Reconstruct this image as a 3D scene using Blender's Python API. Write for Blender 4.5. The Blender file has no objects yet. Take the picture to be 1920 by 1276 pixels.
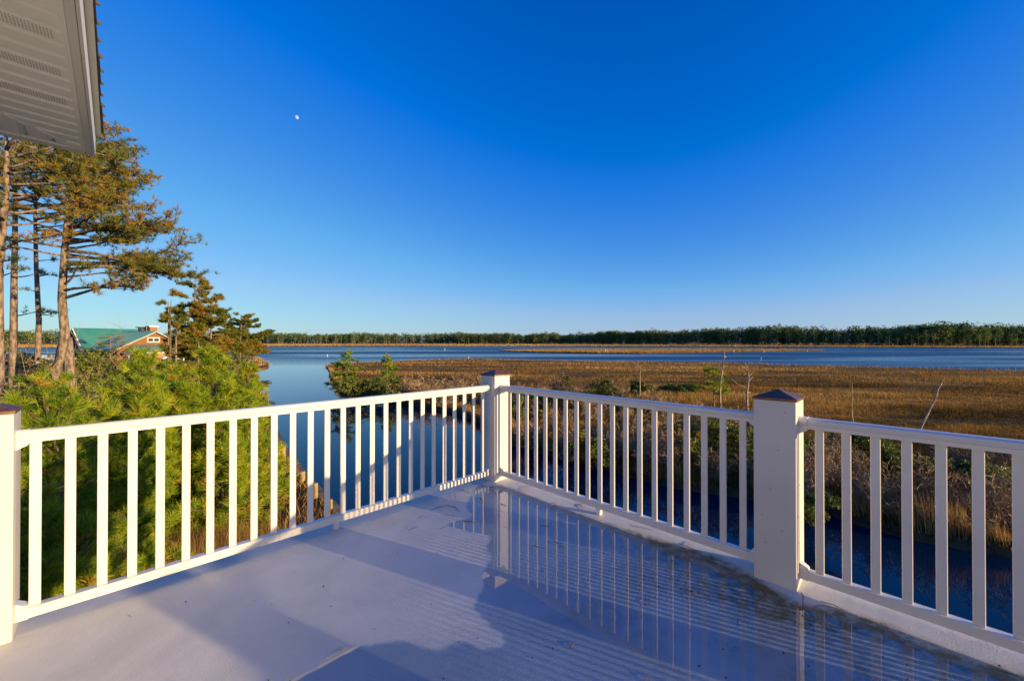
import bpy, bmesh, math, random
import numpy as np
from mathutils import Vector, Matrix
from mathutils.geometry import tessellate_polygon
random.seed(7); RNG = np.random.default_rng(7)
R = math.radians
sc = bpy.context.scene
# ------------------------------------------------------------------ camera, sky, sun, exposure
cam_d = bpy.data.cameras.new('camera'); cam = bpy.data.objects.new('camera', cam_d); sc.collection.objects.link(cam)
cam.location = (0, 0, 6.5); cam.rotation_euler = (R(90), 0, 0)
cam_d.sensor_width = 36; cam_d.lens = 14.08; cam_d.shift_y = 0.0008
cam_d.clip_start = 0.05; cam_d.clip_end = 20000
sc.camera = cam
SUN_EL = 7.75; SUN_AZ = -26.0          # azimuth measured from +X towards +Y
W = bpy.data.worlds.new('World'); sc.world = W; W.use_nodes = True
nt = W.node_tree; nt.nodes.clear()
sky = nt.nodes.new('ShaderNodeTexSky'); sky.sky_type = 'NISHITA'; sky.sun_disc = False
sky.sun_elevation = R(SUN_EL); sky.sun_rotation = R(90 - SUN_AZ)
sky.altitude = 0; sky.air_density = 0.8; sky.dust_density = 0.2; sky.ozone_density = 5.0
def WM(op, a, b):
    n = nt.nodes.new('ShaderNodeMath'); n.operation = op
    for k, v in ((0, a), (1, b)):
        if isinstance(v, (int, float)): n.inputs[k].default_value = v
        else: nt.links.new(v, n.inputs[k])
    return n.outputs[0]
sx = nt.nodes.new('ShaderNodeSeparateColor'); nt.links.new(sky.outputs[0], sx.inputs[0])
cb = nt.nodes.new('ShaderNodeCombineColor')
RED = WM('MINIMUM', WM('MAXIMUM', WM('SUBTRACT', WM('MULTIPLY', sx.outputs[0], 3.0), .62), 0.0), WM('ADD', WM('MULTIPLY', sx.outputs[0], 1.1), 1.05))
GRN = WM('MINIMUM', WM('MAXIMUM', WM('SUBTRACT', WM('MULTIPLY', sx.outputs[1], 1.88), .26), 0.0), WM('ADD', WM('MULTIPLY', sx.outputs[1], 1.05), 1.12))
BLU = WM('MINIMUM', WM('MULTIPLY', sx.outputs[2], 2.375), WM('ADD', WM('MULTIPLY', sx.outputs[2], .45), 4.0))
BLU = WM('MAXIMUM', WM('SUBTRACT', BLU, WM('MULTIPLY', WM('MAXIMUM', WM('SUBTRACT', RED, 1.4), 0.0), .40)), WM('MULTIPLY', BLU, .4))
nt.links.new(RED, cb.inputs[0]); nt.links.new(GRN, cb.inputs[1]); nt.links.new(BLU, cb.inputs[2])
bg = nt.nodes.new('ShaderNodeBackground'); bg.inputs['Strength'].default_value = 0.083
wo = nt.nodes.new('ShaderNodeOutputWorld')
nt.links.new(cb.outputs[0], bg.inputs[0]); nt.links.new(bg.outputs[0], wo.inputs[0])
sd = bpy.data.lights.new('sun', 'SUN'); sun = bpy.data.objects.new('sun', sd); sc.collection.objects.link(sun)
sd.energy = 5.0; sd.angle = R(0.45); sd.color = (1.0, 0.69, 0.34)
SDIR = Vector((math.cos(R(SUN_AZ)) * math.cos(R(SUN_EL)), math.sin(R(SUN_AZ)) * math.cos(R(SUN_EL)), math.sin(R(SUN_EL))))
sun.rotation_euler = SDIR.to_track_quat('Z', 'Y').to_euler(); sun.location = (20, -10, 20)
sc.view_settings.view_transform = 'Standard'; sc.view_settings.look = 'None'
sc.view_settings.exposure = 0.85; sc.view_settings.gamma = 1.0; sc.view_settings.use_curve_mapping = False
sc.cycles.max_bounces = 6; sc.cycles.transparent_max_bounces = 12

# ------------------------------------------------------------------ helpers
COL = sc.collection
HZ = 639.5; F = 751.0
def px(x, y, D, dz=0):                 # a point of the place, from its bearing and its distance
    return Vector(((x - 960) / F * D, D, 6.5 - (y - HZ) / F * D + dz))
def gx(x, y, z=0.0):                   # ground point at height z
    D = (6.5 - z) * F / (y - HZ); return ((x - 960) / F * D, D)
def link(o): COL.objects.link(o); return o
def tag(o, label=None, cat=None, group=None, kind=None):
    if label: o['label'] = label
    if cat: o['category'] = cat
    if group: o['group'] = group
    if kind: o['kind'] = kind
    return o
def empty(name, loc, label=None, cat=None, group=None, mat=None):
    o = bpy.data.objects.new(name, None); link(o); o.empty_display_size = .2
    if mat is not None: o.matrix_world = mat
    else: o.location = loc
    return tag(o, label, cat, group)
def copy_tree(o, parent=None):
    c = o.copy(); COL.objects.link(c)
    if parent is not None: c.parent = parent
    for ch in list(o.children): copy_tree(ch, c)
    return c
class MB:
    def __init__(s): s.v = []; s.f = []; s.m = []; s.cm = 0
    def add(s, vs, fs):
        n = len(s.v); s.v += [tuple(v) for v in vs]; s.f += [tuple(i + n for i in f) for f in fs]; s.m += [s.cm] * len(fs)
    def box(s, x0, x1, y0, y1, z0, z1):
        s.add([(x0,y0,z0),(x1,y0,z0),(x1,y1,z0),(x0,y1,z0),(x0,y0,z1),(x1,y0,z1),(x1,y1,z1),(x0,y1,z1)],
              [(0,3,2,1),(4,5,6,7),(0,1,5,4),(1,2,6,5),(2,3,7,6),(3,0,4,7)])
    def bar(s, p, q, w, h, up=(0,0,1)):       # rectangular bar from p to q
        p = Vector(p); q = Vector(q); d = (q - p).normalized(); u = Vector(up)
        a = d.cross(u).normalized() * w / 2; b = a.cross(d).normalized() * h / 2
        vs = [c + sa * a + sb * b for c in (p, q) for sa, sb in ((-1,-1),(1,-1),(1,1),(-1,1))]
        s.add(vs, [(0,1,2,3),(7,6,5,4),(0,4,5,1),(1,5,6,2),(2,6,7,3),(3,7,4,0)])
    def tube(s, pts, rads, n=6, cap=True):
        pts = [Vector(p) for p in pts]; vs = []; fs = []
        ref = Vector((0.13, 0.31, 0.94)).normalized()
        for i, p in enumerate(pts):
            d = (pts[min(i + 1, len(pts) - 1)] - pts[max(i - 1, 0)])
            d = d.normalized() if d.length > 1e-9 else Vector((0,0,1))
            r0 = ref if abs(d.dot(ref)) < .95 else Vector((1, 0, 0))
            a = d.cross(r0).normalized(); b = d.cross(a)
            for k in range(n):
                t = 2 * math.pi * k / n
                vs.append(p + (a * math.cos(t) + b * math.sin(t)) * rads[i])
        for i in range(len(pts) - 1):
            for k in range(n):
                a0 = i * n + k; a1 = i * n + (k + 1) % n
                fs.append((a0, a1, a1 + n, a0 + n))
        if cap: fs.append(tuple(range(n))[::-1]); fs.append(tuple(range((len(pts) - 1) * n, len(pts) * n)))
        s.add(vs, fs)
    def prism(s, prof, p0, p1, side, up=(0,0,1)):   # profile (c,z) swept from p0 to p1
        p0 = Vector(p0); p1 = Vector(p1); sd_ = Vector(side); u = Vector(up); n = len(prof)
        vs = [p0 + sd_ * c + u * z for c, z in prof] + [p1 + sd_ * c + u * z for c, z in prof]
        s.add(vs, [tuple(range(n))[::-1], tuple(range(n, 2 * n))] + [(i, (i + 1) % n, (i + 1) % n + n, i + n) for i in range(n)])
    def build(s, name, mat, parent=None, smooth=False, bevel=0, local=True):
        me = bpy.data.meshes.new(name); me.from_pydata(s.v, [], s.f); me.update()
        mats = mat if isinstance(mat, (list, tuple)) else [mat]
        for m in mats: me.materials.append(m)
        if len(mats) > 1: me.polygons.foreach_set('material_index', s.m)
        bm = bmesh.new(); bm.from_mesh(me); bmesh.ops.recalc_face_normals(bm, faces=bm.faces)
        if bevel > 0:
            bmesh.ops.bevel(bm, geom=[e for e in bm.edges if len(e.link_faces) == 2 and e.calc_face_angle(0) > .5], offset=bevel, segments=1, affect='EDGES')
        bm.to_mesh(me); bm.free()
        if smooth: me.polygons.foreach_set('use_smooth', [True] * len(me.polygons))
        o = bpy.data.objects.new(name, me); link(o)
        if parent is not None: o.parent = parent
        return o
def tri_mesh(name, V, mat, tint=None, parent=None, quads=False):
    """V: (n,3,3) or (n,4,3) array of faces with their own corners; tint: one value per face"""
    k = V.shape[1]; n = V.shape[0]
    me = bpy.data.meshes.new(name)
    me.vertices.add(n * k); me.vertices.foreach_set('co', V.reshape(-1).astype(np.float32))
    me.loops.add(n * k); me.loops.foreach_set('vertex_index', np.arange(n * k, dtype=np.int32))
    me.polygons.add(n); me.polygons.foreach_set('loop_start', np.arange(0, n * k, k, dtype=np.int32))
    me.polygons.foreach_set('loop_total', np.full(n, k, dtype=np.int32))
    if tint is not None:
        a = me.attributes.new('tint', 'FLOAT', 'FACE'); a.data.foreach_set('value', np.asarray(tint, dtype=np.float32))
    me.update(calc_edges=True); me.materials.append(mat)
    o = bpy.data.objects.new(name, me); link(o)
    if parent is not None: o.parent = parent
    return o
def vnoise(x, y, seed=0):
    xi = np.floor(x).astype(np.int64); yi = np.floor(y).astype(np.int64); xf = x - xi; yf = y - yi
    def h(a, b):
        n = (a * 374761393 + b * 668265263 + seed * 982451653) & 0x7fffffff
        n = ((n ^ (n >> 13)) * 1274126177) & 0x7fffffff
        return (n & 0xffff) / 65535.0
    u = xf * xf * (3 - 2 * xf); v = yf * yf * (3 - 2 * yf)
    return (h(xi, yi) * (1 - u) + h(xi + 1, yi) * u) * (1 - v) + (h(xi, yi + 1) * (1 - u) + h(xi + 1, yi + 1) * u) * v
def fnoise(x, y, seed=0, o=4):
    s = 0; a = .5
    for i in range(o): s = s + a * vnoise(x * 2 ** i, y * 2 ** i, seed + i); a *= .5
    return s / (1 - .5 ** o)
def inside(px_, py_, poly):
    c = np.zeros(len(px_), bool); n = len(poly)
    for i in range(n):
        x0, y0 = poly[i]; x1, y1 = poly[(i + 1) % n]
        if y0 == y1: continue
        cond = ((y0 > py_) != (y1 > py_)) & (px_ < (x1 - x0) * (py_ - y0) / (y1 - y0) + x0)
        c ^= cond
    return c
def edge_dist(X, Y, poly, closed=True):
    d = np.full(len(X), 1e9); n = len(poly)
    for i in range(n if closed else n - 1):
        ax, ay = poly[i]; bx, by = poly[(i + 1) % n]
        L = (bx - ax) ** 2 + (by - ay) ** 2
        t = np.clip(((X - ax) * (bx - ax) + (Y - ay) * (by - ay)) / max(L, 1e-9), 0, 1)
        d = np.minimum(d, np.hypot(X - ax - t * (bx - ax), Y - ay - t * (by - ay)))
    return d

# ------------------------------------------------------------------ materials
def mat(name, base=(.5,.5,.5), rough=.6, spec=.5, metal=0.0):
    m = bpy.data.materials.new(name); m.use_nodes = True
    b = m.node_tree.nodes['Principled BSDF']
    b.inputs['Base Color'].default_value = (*base, 1); b.inputs['Roughness'].default_value = rough
    b.inputs['Specular IOR Level'].default_value = spec; b.inputs['Metallic'].default_value = metal
    return m
def N(m, t, **k):
    n = m.node_tree.nodes.new(t)
    for a, v in k.items(): setattr(n, a, v)
    return n
def L(m, a, b): m.node_tree.links.new(a, b)
def noisy(name, c1, c2, scale=5, rough=.7, bump=.0, bscale=40, spec=.3, stretch=(1,1,1), detail=5, mid=(.35,.65), bdist=.01):
    m = mat(name, c1, rough, spec); b = m.node_tree.nodes['Principled BSDF']
    tc = N(m, 'ShaderNodeTexCoord'); mp = N(m, 'ShaderNodeMapping'); mp.inputs['Scale'].default_value = stretch
    L(m, tc.outputs['Object'], mp.inputs[0])
    n = N(m, 'ShaderNodeTexNoise'); n.inputs['Scale'].default_value = scale; n.inputs['Detail'].default_value = detail
    L(m, mp.outputs[0], n.inputs['Vector'])
    cr = N(m, 'ShaderNodeValToRGB'); cr.color_ramp.elements[0].position = mid[0]; cr.color_ramp.elements[1].position = mid[1]
    cr.color_ramp.elements[0].color = (*c1, 1); cr.color_ramp.elements[1].color = (*c2, 1)
    L(m, n.outputs[0], cr.inputs[0]); L(m, cr.outputs[0], b.inputs['Base Color'])
    if bump:
        n2 = N(m, 'ShaderNodeTexNoise'); n2.inputs['Scale'].default_value = bscale; n2.inputs['Detail'].default_value = 6
        L(m, mp.outputs[0], n2.inputs['Vector'])
        bp = N(m, 'ShaderNodeBump'); bp.inputs['Strength'].default_value = bump; bp.inputs['Distance'].default_value = bdist
        L(m, n2.outputs[0], bp.inputs['Height']); L(m, bp.outputs[0], b.inputs['Normal'])
    return m
def leafy(name, stops, rough=.55, trans=.25, spec=.25):
    """colour by the per-face attribute 'tint'; some light passes through"""
    m = mat(name, (.1,.1,.02), rough, spec); b = m.node_tree.nodes['Principled BSDF']
    at = N(m, 'ShaderNodeAttribute'); at.attribute_name = 'tint'
    cr = N(m, 'ShaderNodeValToRGB'); e = cr.color_ramp.elements
    e[0].position = stops[0][0]; e[0].color = (*stops[0][1], 1); e[1].position = stops[-1][0]; e[1].color = (*stops[-1][1], 1)
    for p, c in stops[1:-1]:
        q = e.new(p); q.color = (*c, 1)
    L(m, at.outputs['Fac'], cr.inputs[0]); L(m, cr.outputs[0], b.inputs['Base Color'])
    tr = N(m, 'ShaderNodeBsdfTranslucent'); L(m, cr.outputs[0], tr.inputs[0])
    mx = N(m, 'ShaderNodeMixShader'); mx.inputs[0].default_value = trans
    out = m.node_tree.nodes['Material Output']
    L(m, b.outputs[0], mx.inputs[1]); L(m, tr.outputs[0], mx.inputs[2]); L(m, mx.outputs[0], out.inputs[0])
    return m

M = {}
M['vinyl'] = noisy('white_vinyl', (.62,.61,.59), (.67,.66,.64), 3, .32, .02, 60, .45)
M['vinyl'].node_tree.nodes['Principled BSDF'].inputs['Coat Weight'].default_value = .6
M['vinyl'].node_tree.nodes['Principled BSDF'].inputs['Coat Roughness'].default_value = .12
M['vinyl_post'] = noisy('post_sleeve_vinyl', (.54,.53,.52), (.60,.59,.58), 2.5, .42, .03, 30, .4)
M['copper'] = noisy('aged_copper', (.10,.045,.03), (.20,.09,.05), 14, .42, .1, 30, .6)
M['copper'].node_tree.nodes['Principled BSDF'].inputs['Metallic'].default_value = .35
M['screw'] = mat('dark_screw', (.12,.11,.10), .5)
M['twig'] = noisy('brown_twig', (.10,.05,.025), (.22,.11,.05), 40, .8)
M['speck'] = mat('dark_speck', (.05,.035,.025), .9)
M['soffit'] = noisy('soffit_vinyl', (.74,.75,.66), (.79,.80,.71), 3, .5, .02, 80, .3)
M['fascia'] = noisy('fascia_metal', (.62,.63,.55), (.66,.67,.59), 3, .4, 0, 80, .4)
M['hole'] = mat('vent_hole', (.10,.09,.075), .9)
M['shingle'] = noisy('asphalt_shingle', (.035,.030,.026), (.085,.072,.06), 60, .9, .3, 120)
M['siding'] = noisy('house_siding', (.55,.53,.48), (.6,.58,.52), 3, .6)
M['soil'] = noisy('land_soil', (.06,.045,.025), (.15,.10,.05), .8, .95, .6, 3, .1, bdist=.1)
M['bark'] = noisy('pine_bark', (.085,.065,.05), (.30,.24,.19), 11, .9, 1.0, 18, .1, (1,1,.35), bdist=.03)
M['bark_dark'] = noisy('dark_bark', (.07,.05,.035), (.18,.13,.09), 9, .9, .5, 20, .1, (1,1,.4))
M['bare'] = noisy('bare_grey_wood', (.14,.10,.07), (.36,.29,.21), 6, .85, .3, 30, .1, (1,1,.4))
M['snag'] = noisy('weathered_snag', (.15,.10,.07), (.50,.40,.29), 3.5, .8, .4, 20, .1, (1,1,.5), mid=(.3,.6))
M['needle'] = leafy('young_pine_needles', [(0,(.035,.09,.006)),(.35,(.14,.25,.012)),(.7,(.31,.40,.018)),(.92,(.46,.47,.03)),(1,(.44,.25,.04))], .45, .30, .35)
M['needle_old'] = leafy('tall_pine_needles', [(0,(.025,.055,.010)),(.35,(.08,.12,.015)),(.6,(.20,.19,.02)),(.8,(.34,.21,.03)),(1,(.26,.10,.025))], .5, .28, .3)
M['cone'] = mat('pine_cone', (.13,.05,.025), .85)
M['leaf'] = leafy('shrub_leaves', [(0,(.05,.075,.015)),(.5,(.14,.18,.03)),(1,(.30,.30,.05))], .5, .25)
M['far_leaf'] = leafy('far_pine_leaves', [(0,(.022,.050,.020)),(.5,(.10,.16,.045)),(1,(.30,.33,.10))], .7, .22, .1)
M['far_trunk'] = mat('far_trunk', (.17,.14,.11), .9)
M['grass'] = leafy('marsh_grass_blades', [(0,(.075,.045,.012)),(.2,(.20,.115,.028)),(.45,(.36,.205,.05)),(.75,(.54,.34,.10)),(1,(.66,.48,.20))], .75, .22, .1)
M['reed'] = leafy('tan_reed_blades', [(0,(.14,.07,.02)),(.5,(.38,.24,.08)),(1,(.60,.44,.20))], .75, .25, .1)
M['twiggy'] = leafy('grey_brown_twigs', [(0,(.10,.065,.035)),(.5,(.26,.18,.10)),(1,(.46,.35,.22))], .85, .05, .1)
M['marsh'] = noisy('marsh_ground', (.10,.055,.016), (.32,.19,.055), .35, .95, .9, 2.2, .1, (.35,1,1), bdist=.25)
M['far_marsh'] = noisy('far_marsh_ground', (.24,.14,.055), (.42,.27,.12), .02, .95, .5, .3, .1, (.3,1,1), bdist=.3)
M['bank_mud'] = noisy('bank_mud', (.025,.018,.010), (.07,.05,.028), 3, .8, .6, 8, .2, bdist=.05)
M['roof_teal'] = noisy('teal_metal_roof', (.03,.17,.155), (.05,.23,.20), .5, .35, 0, 1, .5)
M['cedar'] = noisy('orange_cedar_siding', (.34,.16,.06), (.46,.23,.09), 1.5, .8, .3, 8, .2, (1,1,6))
M['cedar_dark'] = noisy('brown_cedar_siding', (.16,.075,.035), (.25,.12,.05), 1.5, .8, .3, 8, .2, (1,1,6))
M['trim'] = mat('white_trim', (.78,.77,.74), .5)
M['glass'] = mat('window_glass', (.03,.04,.05), .08, .8)
M['panel'] = mat('skylight_panel', (.05,.06,.09), .2, .6)
M['brick'] = noisy('chimney_brick', (.22,.10,.06), (.32,.16,.09), 6, .85)
M['pile'] = noisy('treated_pile', (.22,.17,.08), (.42,.34,.16), 4, .8, .4, 20, .1, (1,1,.3))
M['pile_top'] = noisy('green_pile_top', (.20,.24,.16), (.30,.33,.22), 8, .8)
M['plank'] = noisy('dock_plank', (.14,.10,.06), (.28,.21,.14), 3, .85, .4, 20)
M['buoy'] = mat('white_marker', (.8,.8,.78), .5)
M['moss'] = None

# deck floor: pale coating, fine roller texture, dirt by attribute
m = mat('deck_coating', (.6,.6,.6), .5, .4); b = m.node_tree.nodes['Principled BSDF']
tc = N(m, 'ShaderNodeTexCoord')
n1 = N(m, 'ShaderNodeTexNoise'); n1.inputs['Scale'].default_value = 1.6; n1.inputs['Detail'].default_value = 9; n1.inputs['Roughness'].default_value = .62; n1.inputs['Distortion'].default_value = .8; L(m, tc.outputs['Object'], n1.inputs['Vector'])
c1 = N(m, 'ShaderNodeValToRGB'); c1.color_ramp.elements[0].color = (.48,.505,.53,1); c1.color_ramp.elements[1].color = (.63,.645,.66,1)
c1.color_ramp.elements[0].position = .3; c1.color_ramp.elements[1].position = .7; L(m, n1.outputs[0], c1.inputs[0])
at = N(m, 'ShaderNodeAttribute'); at.attribute_name = 'dirt'
n3 = N(m, 'ShaderNodeTexNoise'); n3.inputs['Scale'].default_value = 16; n3.inputs['Detail'].default_value = 8; n3.inputs['Roughness'].default_value = .7; L(m, tc.outputs['Object'], n3.inputs['Vector'])
mm = N(m, 'ShaderNodeMapRange'); mm.inputs[1].default_value = .32; mm.inputs[2].default_value = .62; mm.inputs[3].default_value = .25; mm.inputs[4].default_value = 1.35; L(m, n3.outputs[0], mm.inputs[0])
mu = N(m, 'ShaderNodeMath', operation='MULTIPLY', use_clamp=True); L(m, at.outputs['Fac'], mu.inputs[0]); L(m, mm.outputs[0], mu.inputs[1])
mxc = N(m, 'ShaderNodeMix', data_type='RGBA'); mxc.inputs[7].default_value = (.13,.105,.04,1)
L(m, mu.outputs[0], mxc.inputs[0]); L(m, c1.outputs[0], mxc.inputs[6]); L(m, mxc.outputs[2], b.inputs['Base Color'])
n2 = N(m, 'ShaderNodeTexNoise'); n2.inputs['Scale'].default_value = 130; n2.inputs['Detail'].default_value = 4; L(m, tc.outputs['Object'], n2.inputs['Vector'])
n4 = N(m, 'ShaderNodeTexNoise'); n4.inputs['Scale'].default_value = 9; n4.inputs['Detail'].default_value = 3; L(m, tc.outputs['Object'], n4.inputs['Vector'])
ad = N(m, 'ShaderNodeMath', operation='ADD'); ml = N(m, 'ShaderNodeMath', operation='MULTIPLY'); ml.inputs[1].default_value = 1.6
L(m, n4.outputs[0], ml.inputs[0]); L(m, n2.outputs[0], ad.inputs[0]); L(m, ml.outputs[0], ad.inputs[1])
bp = N(m, 'ShaderNodeBump'); bp.inputs['Strength'].default_value = .6; bp.inputs['Distance'].default_value = .003
L(m, ad.outputs[0], bp.inputs['Height']); L(m, bp.outputs[0], b.inputs['Normal'])
M['deck'] = m
# thin film of standing rain water: mirror by Fresnel, otherwise clear
m = bpy.data.materials.new('standing_water'); m.use_nodes = True; m.node_tree.nodes.remove(m.node_tree.nodes['Principled BSDF'])
fr = N(m, 'ShaderNodeFresnel'); fr.inputs[0].default_value = 1.50
gl = N(m, 'ShaderNodeBsdfGlossy'); gl.inputs['Roughness'].default_value = .015; gl.inputs['Color'].default_value = (1,1,1,1)
tp = N(m, 'ShaderNodeBsdfTransparent'); tp.inputs[0].default_value = (.78,.84,.92,1)
ge = N(m, 'ShaderNodeNewGeometry'); iv = N(m, 'ShaderNodeMath', operation='SUBTRACT'); iv.inputs[0].default_value = 1; L(m, ge.outputs['Backfacing'], iv.inputs[1])
fm = N(m, 'ShaderNodeMath', operation='MULTIPLY'); L(m, fr.outputs[0], fm.inputs[0]); L(m, iv.outputs[0], fm.inputs[1])
dp = N(m, 'ShaderNodeAttribute'); dp.attribute_name = 'depth'; tcp = N(m, 'ShaderNodeTexCoord')
en = N(m, 'ShaderNodeTexNoise'); en.inputs['Scale'].default_value = 17; en.inputs['Detail'].default_value = 7; en.inputs['Roughness'].default_value = .65; L(m, tcp.outputs['Object'], en.inputs['Vector'])
ea = N(m, 'ShaderNodeMath', operation='MULTIPLY_ADD'); L(m, en.outputs[0], ea.inputs[0]); ea.inputs[1].default_value = .075; L(m, dp.outputs['Fac'], ea.inputs[2])
es = N(m, 'ShaderNodeMapRange'); es.interpolation_type = 'SMOOTHSTEP'; es.inputs[1].default_value = .030; es.inputs[2].default_value = .066; L(m, ea.outputs[0], es.inputs[0])
f2 = N(m, 'ShaderNodeMath', operation='MULTIPLY'); L(m, fm.outputs[0], f2.inputs[0]); L(m, es.outputs[0], f2.inputs[1])
tw_ = N(m, 'ShaderNodeMix', data_type='RGBA'); tw_.inputs[6].default_value = (1,1,1,1); tw_.inputs[7].default_value = (.66,.74,.84,1); L(m, es.outputs[0], tw_.inputs[0]); L(m, tw_.outputs[2], tp.inputs[0])
mx = N(m, 'ShaderNodeMixShader'); L(m, f2.outputs[0], mx.inputs[0]); L(m, tp.outputs[0], mx.inputs[1]); L(m, gl.outputs[0], mx.inputs[2])
n5 = N(m, 'ShaderNodeTexNoise'); n5.inputs['Scale'].default_value = 5; n5.inputs['Detail'].default_value = 2; tc = N(m, 'ShaderNodeTexCoord'); L(m, tc.outputs['Object'], n5.inputs['Vector'])
bp = N(m, 'ShaderNodeBump'); bp.inputs['Strength'].default_value = .25; bp.inputs['Distance'].default_value = .002
L(m, n5.outputs[0], bp.inputs['Height']); L(m, bp.outputs[0], gl.inputs['Normal']); L(m, bp.outputs[0], fr.inputs['Normal'])
L(m, mx.outputs[0], m.node_tree.nodes['Material Output'].inputs[0]); M['puddle'] = m
# bay water
m = mat('bay_water', (.001,.014,.045), .04, .5); b = m.node_tree.nodes['Principled BSDF']; b.inputs['IOR'].default_value = 1.27
ge = N(m, 'ShaderNodeNewGeometry'); sp = N(m, 'ShaderNodeSeparateXYZ'); L(m, ge.outputs['Position'], sp.inputs[0])
mp = N(m, 'ShaderNodeMapping'); mp.inputs['Scale'].default_value = (.35, 1.3, 1); L(m, ge.outputs['Position'], mp.inputs[0])
w1 = N(m, 'ShaderNodeTexNoise'); w1.inputs['Scale'].default_value = .9; w1.inputs['Detail'].default_value = 5; w1.inputs['Roughness'].default_value = .6; L(m, mp.outputs[0], w1.inputs['Vector'])
mp2 = N(m, 'ShaderNodeMapping'); mp2.inputs['Scale'].default_value = (.004, .030, 1); L(m, ge.outputs['Position'], mp2.inputs[0])
w2 = N(m, 'ShaderNodeTexNoise'); w2.inputs['Scale'].default_value = 1.0; w2.inputs['Detail'].default_value = 5; w2.inputs['Distortion'].default_value = .5; L(m, mp2.outputs[0], w2.inputs['Vector'])
r2 = N(m, 'ShaderNodeMapRange'); r2.inputs[1].default_value = .38; r2.inputs[2].default_value = .52; r2.inputs[3].default_value = .35; r2.inputs[4].default_value = 1; L(m, w2.outputs[0], r2.inputs[0])
mx0 = N(m, 'ShaderNodeMath', operation='MAXIMUM'); L(m, sp.outputs[0], mx0.inputs[0]); mx0.inputs[1].default_value = -15
mad = N(m, 'ShaderNodeMath', operation='MULTIPLY_ADD'); L(m, mx0.outputs[0], mad.inputs[0]); mad.inputs[1].default_value = 1.2; L(m, sp.outputs[1], mad.inputs[2])
ry = N(m, 'ShaderNodeMapRange'); ry.inputs[1].default_value = 85; ry.inputs[2].default_value = 150; ry.inputs[3].default_value = .006; ry.inputs[4].default_value = 1.0; L(m, mad.outputs[0], ry.inputs[0])
mq = N(m, 'ShaderNodeMath', operation='MULTIPLY'); L(m, r2.outputs[0], mq.inputs[0]); L(m, ry.outputs[0], mq.inputs[1])
rr = N(m, 'ShaderNodeMath', operation='MULTIPLY_ADD'); L(m, mq.outputs[0], rr.inputs[0]); rr.inputs[1].default_value = .36; rr.inputs[2].default_value = .02; L(m, rr.outputs[0], b.inputs['Roughness'])
bp = N(m, 'ShaderNodeBump'); bp.inputs['Distance'].default_value = .22; L(m, mq.outputs[0], bp.inputs['Strength']); L(m, w1.outputs[0], bp.inputs['Height']); L(m, bp.outputs[0], b.inputs['Normal'])
M['water'] = m

# ------------------------------------------------------------------ the large setting
mb = MB(); mb.add([(-5000,-400,0),(5000,-400,0),(5000,9000,0),(-5000,9000,0)], [(0,1,2,3)])
tag(mb.build('bay_water', M['water']), kind='structure')
def slab(name, poly, ztop, mat_, label=None, zb=-.6, wob=.0, seg=None):
    """land: filled outline with a sloping bank, outline roughened"""
    pts = []
    for i in range(len(poly)):
        a = Vector((*poly[i], 0)); c = Vector((*poly[(i + 1) % len(poly)], 0)); Ln = (c - a).length
        n = max(1, int(Ln / seg)) if seg else 1
        for k in range(min(n, 60)):
            p = a.lerp(c, k / min(n, 60))
            if wob and k: p += Vector((random.uniform(-wob, wob), random.uniform(-wob, wob), 0))
            pts.append(p)
    cen = sum(pts, Vector()) / len(pts)
    me = bpy.data.meshes.new(name); bm = bmesh.new()
    top = [bm.verts.new((p.x, p.y, ztop)) for p in pts]
    nrm = []
    area = sum(pts[i].x * pts[(i + 1) % len(pts)].y - pts[(i + 1) % len(pts)].x * pts[i].y for i in range(len(pts)))
    sg = 1 if area > 0 else -1
    bot = []
    for i, p in enumerate(pts):
        d = (pts[(i + 1) % len(pts)] - pts[i - 1]).normalized(); n_ = Vector((d.y, -d.x, 0)) * sg
        q = p + n_ * (ztop - zb) * .35
        bot.append(bm.verts.new((q.x, q.y, zb)))
    for tri in tessellate_polygon([[v.co.copy() for v in top]]):
        if len(set(tri)) == 3: bm.faces.new([top[i] for i in tri])
    for i in range(len(pts)):
        j = (i + 1) % len(pts); bm.faces.new((top[i], top[j], bot[j], bot[i]))
    bmesh.ops.recalc_face_normals(bm, faces=bm.faces)
    bm.to_mesh(me); bm.free(); me.materials.append(mat_); me.materials.append(M['bank_mud'])
    me.polygons.foreach_set('material_index', [0 if abs(p.normal.z) > .95 else 1 for p in me.polygons])
    o = bpy.data.objects.new(name, me); link(o); return tag(o, kind='structure')
near_edge = [gx(618,697),gx(622,712),gx(640,733),gx(700,748),gx(760,757),gx(820,768),gx(870,778),gx(905,795),gx(957,832),gx(1005,847),gx(1053,858),gx(1112,872),gx(1180,893),gx(1267,915),gx(1371,930),gx(1460,942),gx(1545,958),gx(1601,980),gx(1705,1010),gx(1895,1045),(19.5,12.6),(27,11.5),(40,14),(70,8),(260,-30)]
far_edge = [(420,60),gx(1920,698.5),gx(1700,693),gx(1560,689),gx(1470,687.5),gx(1400,684),gx(1200,680),gx(1080,679),gx(1000,677),gx(900,674),gx(860,675),gx(780,677),gx(700,681),gx(640,683),gx(612,688)]
MARSH = near_edge + far_edge
slab('marsh_ground', MARSH, .32, M['marsh'], wob=.12, seg=1.5)
LAND = [(-46.5,70),(-30,45.5),(-11.6,20.2),(-9.3,17.2),(-6.7,14),(-4.6,11.6),(-1,8.6),(4,4.5),(9,0),(20,-14),(30,-60),(-400,-60),(-400,170),(-130,165),(-88,138),(-80,127),(-77,113),(-66,108),(-62,90),(-54,80)]
slab('land_ground', LAND, .95, M['soil'], wob=.05, seg=3)
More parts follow.
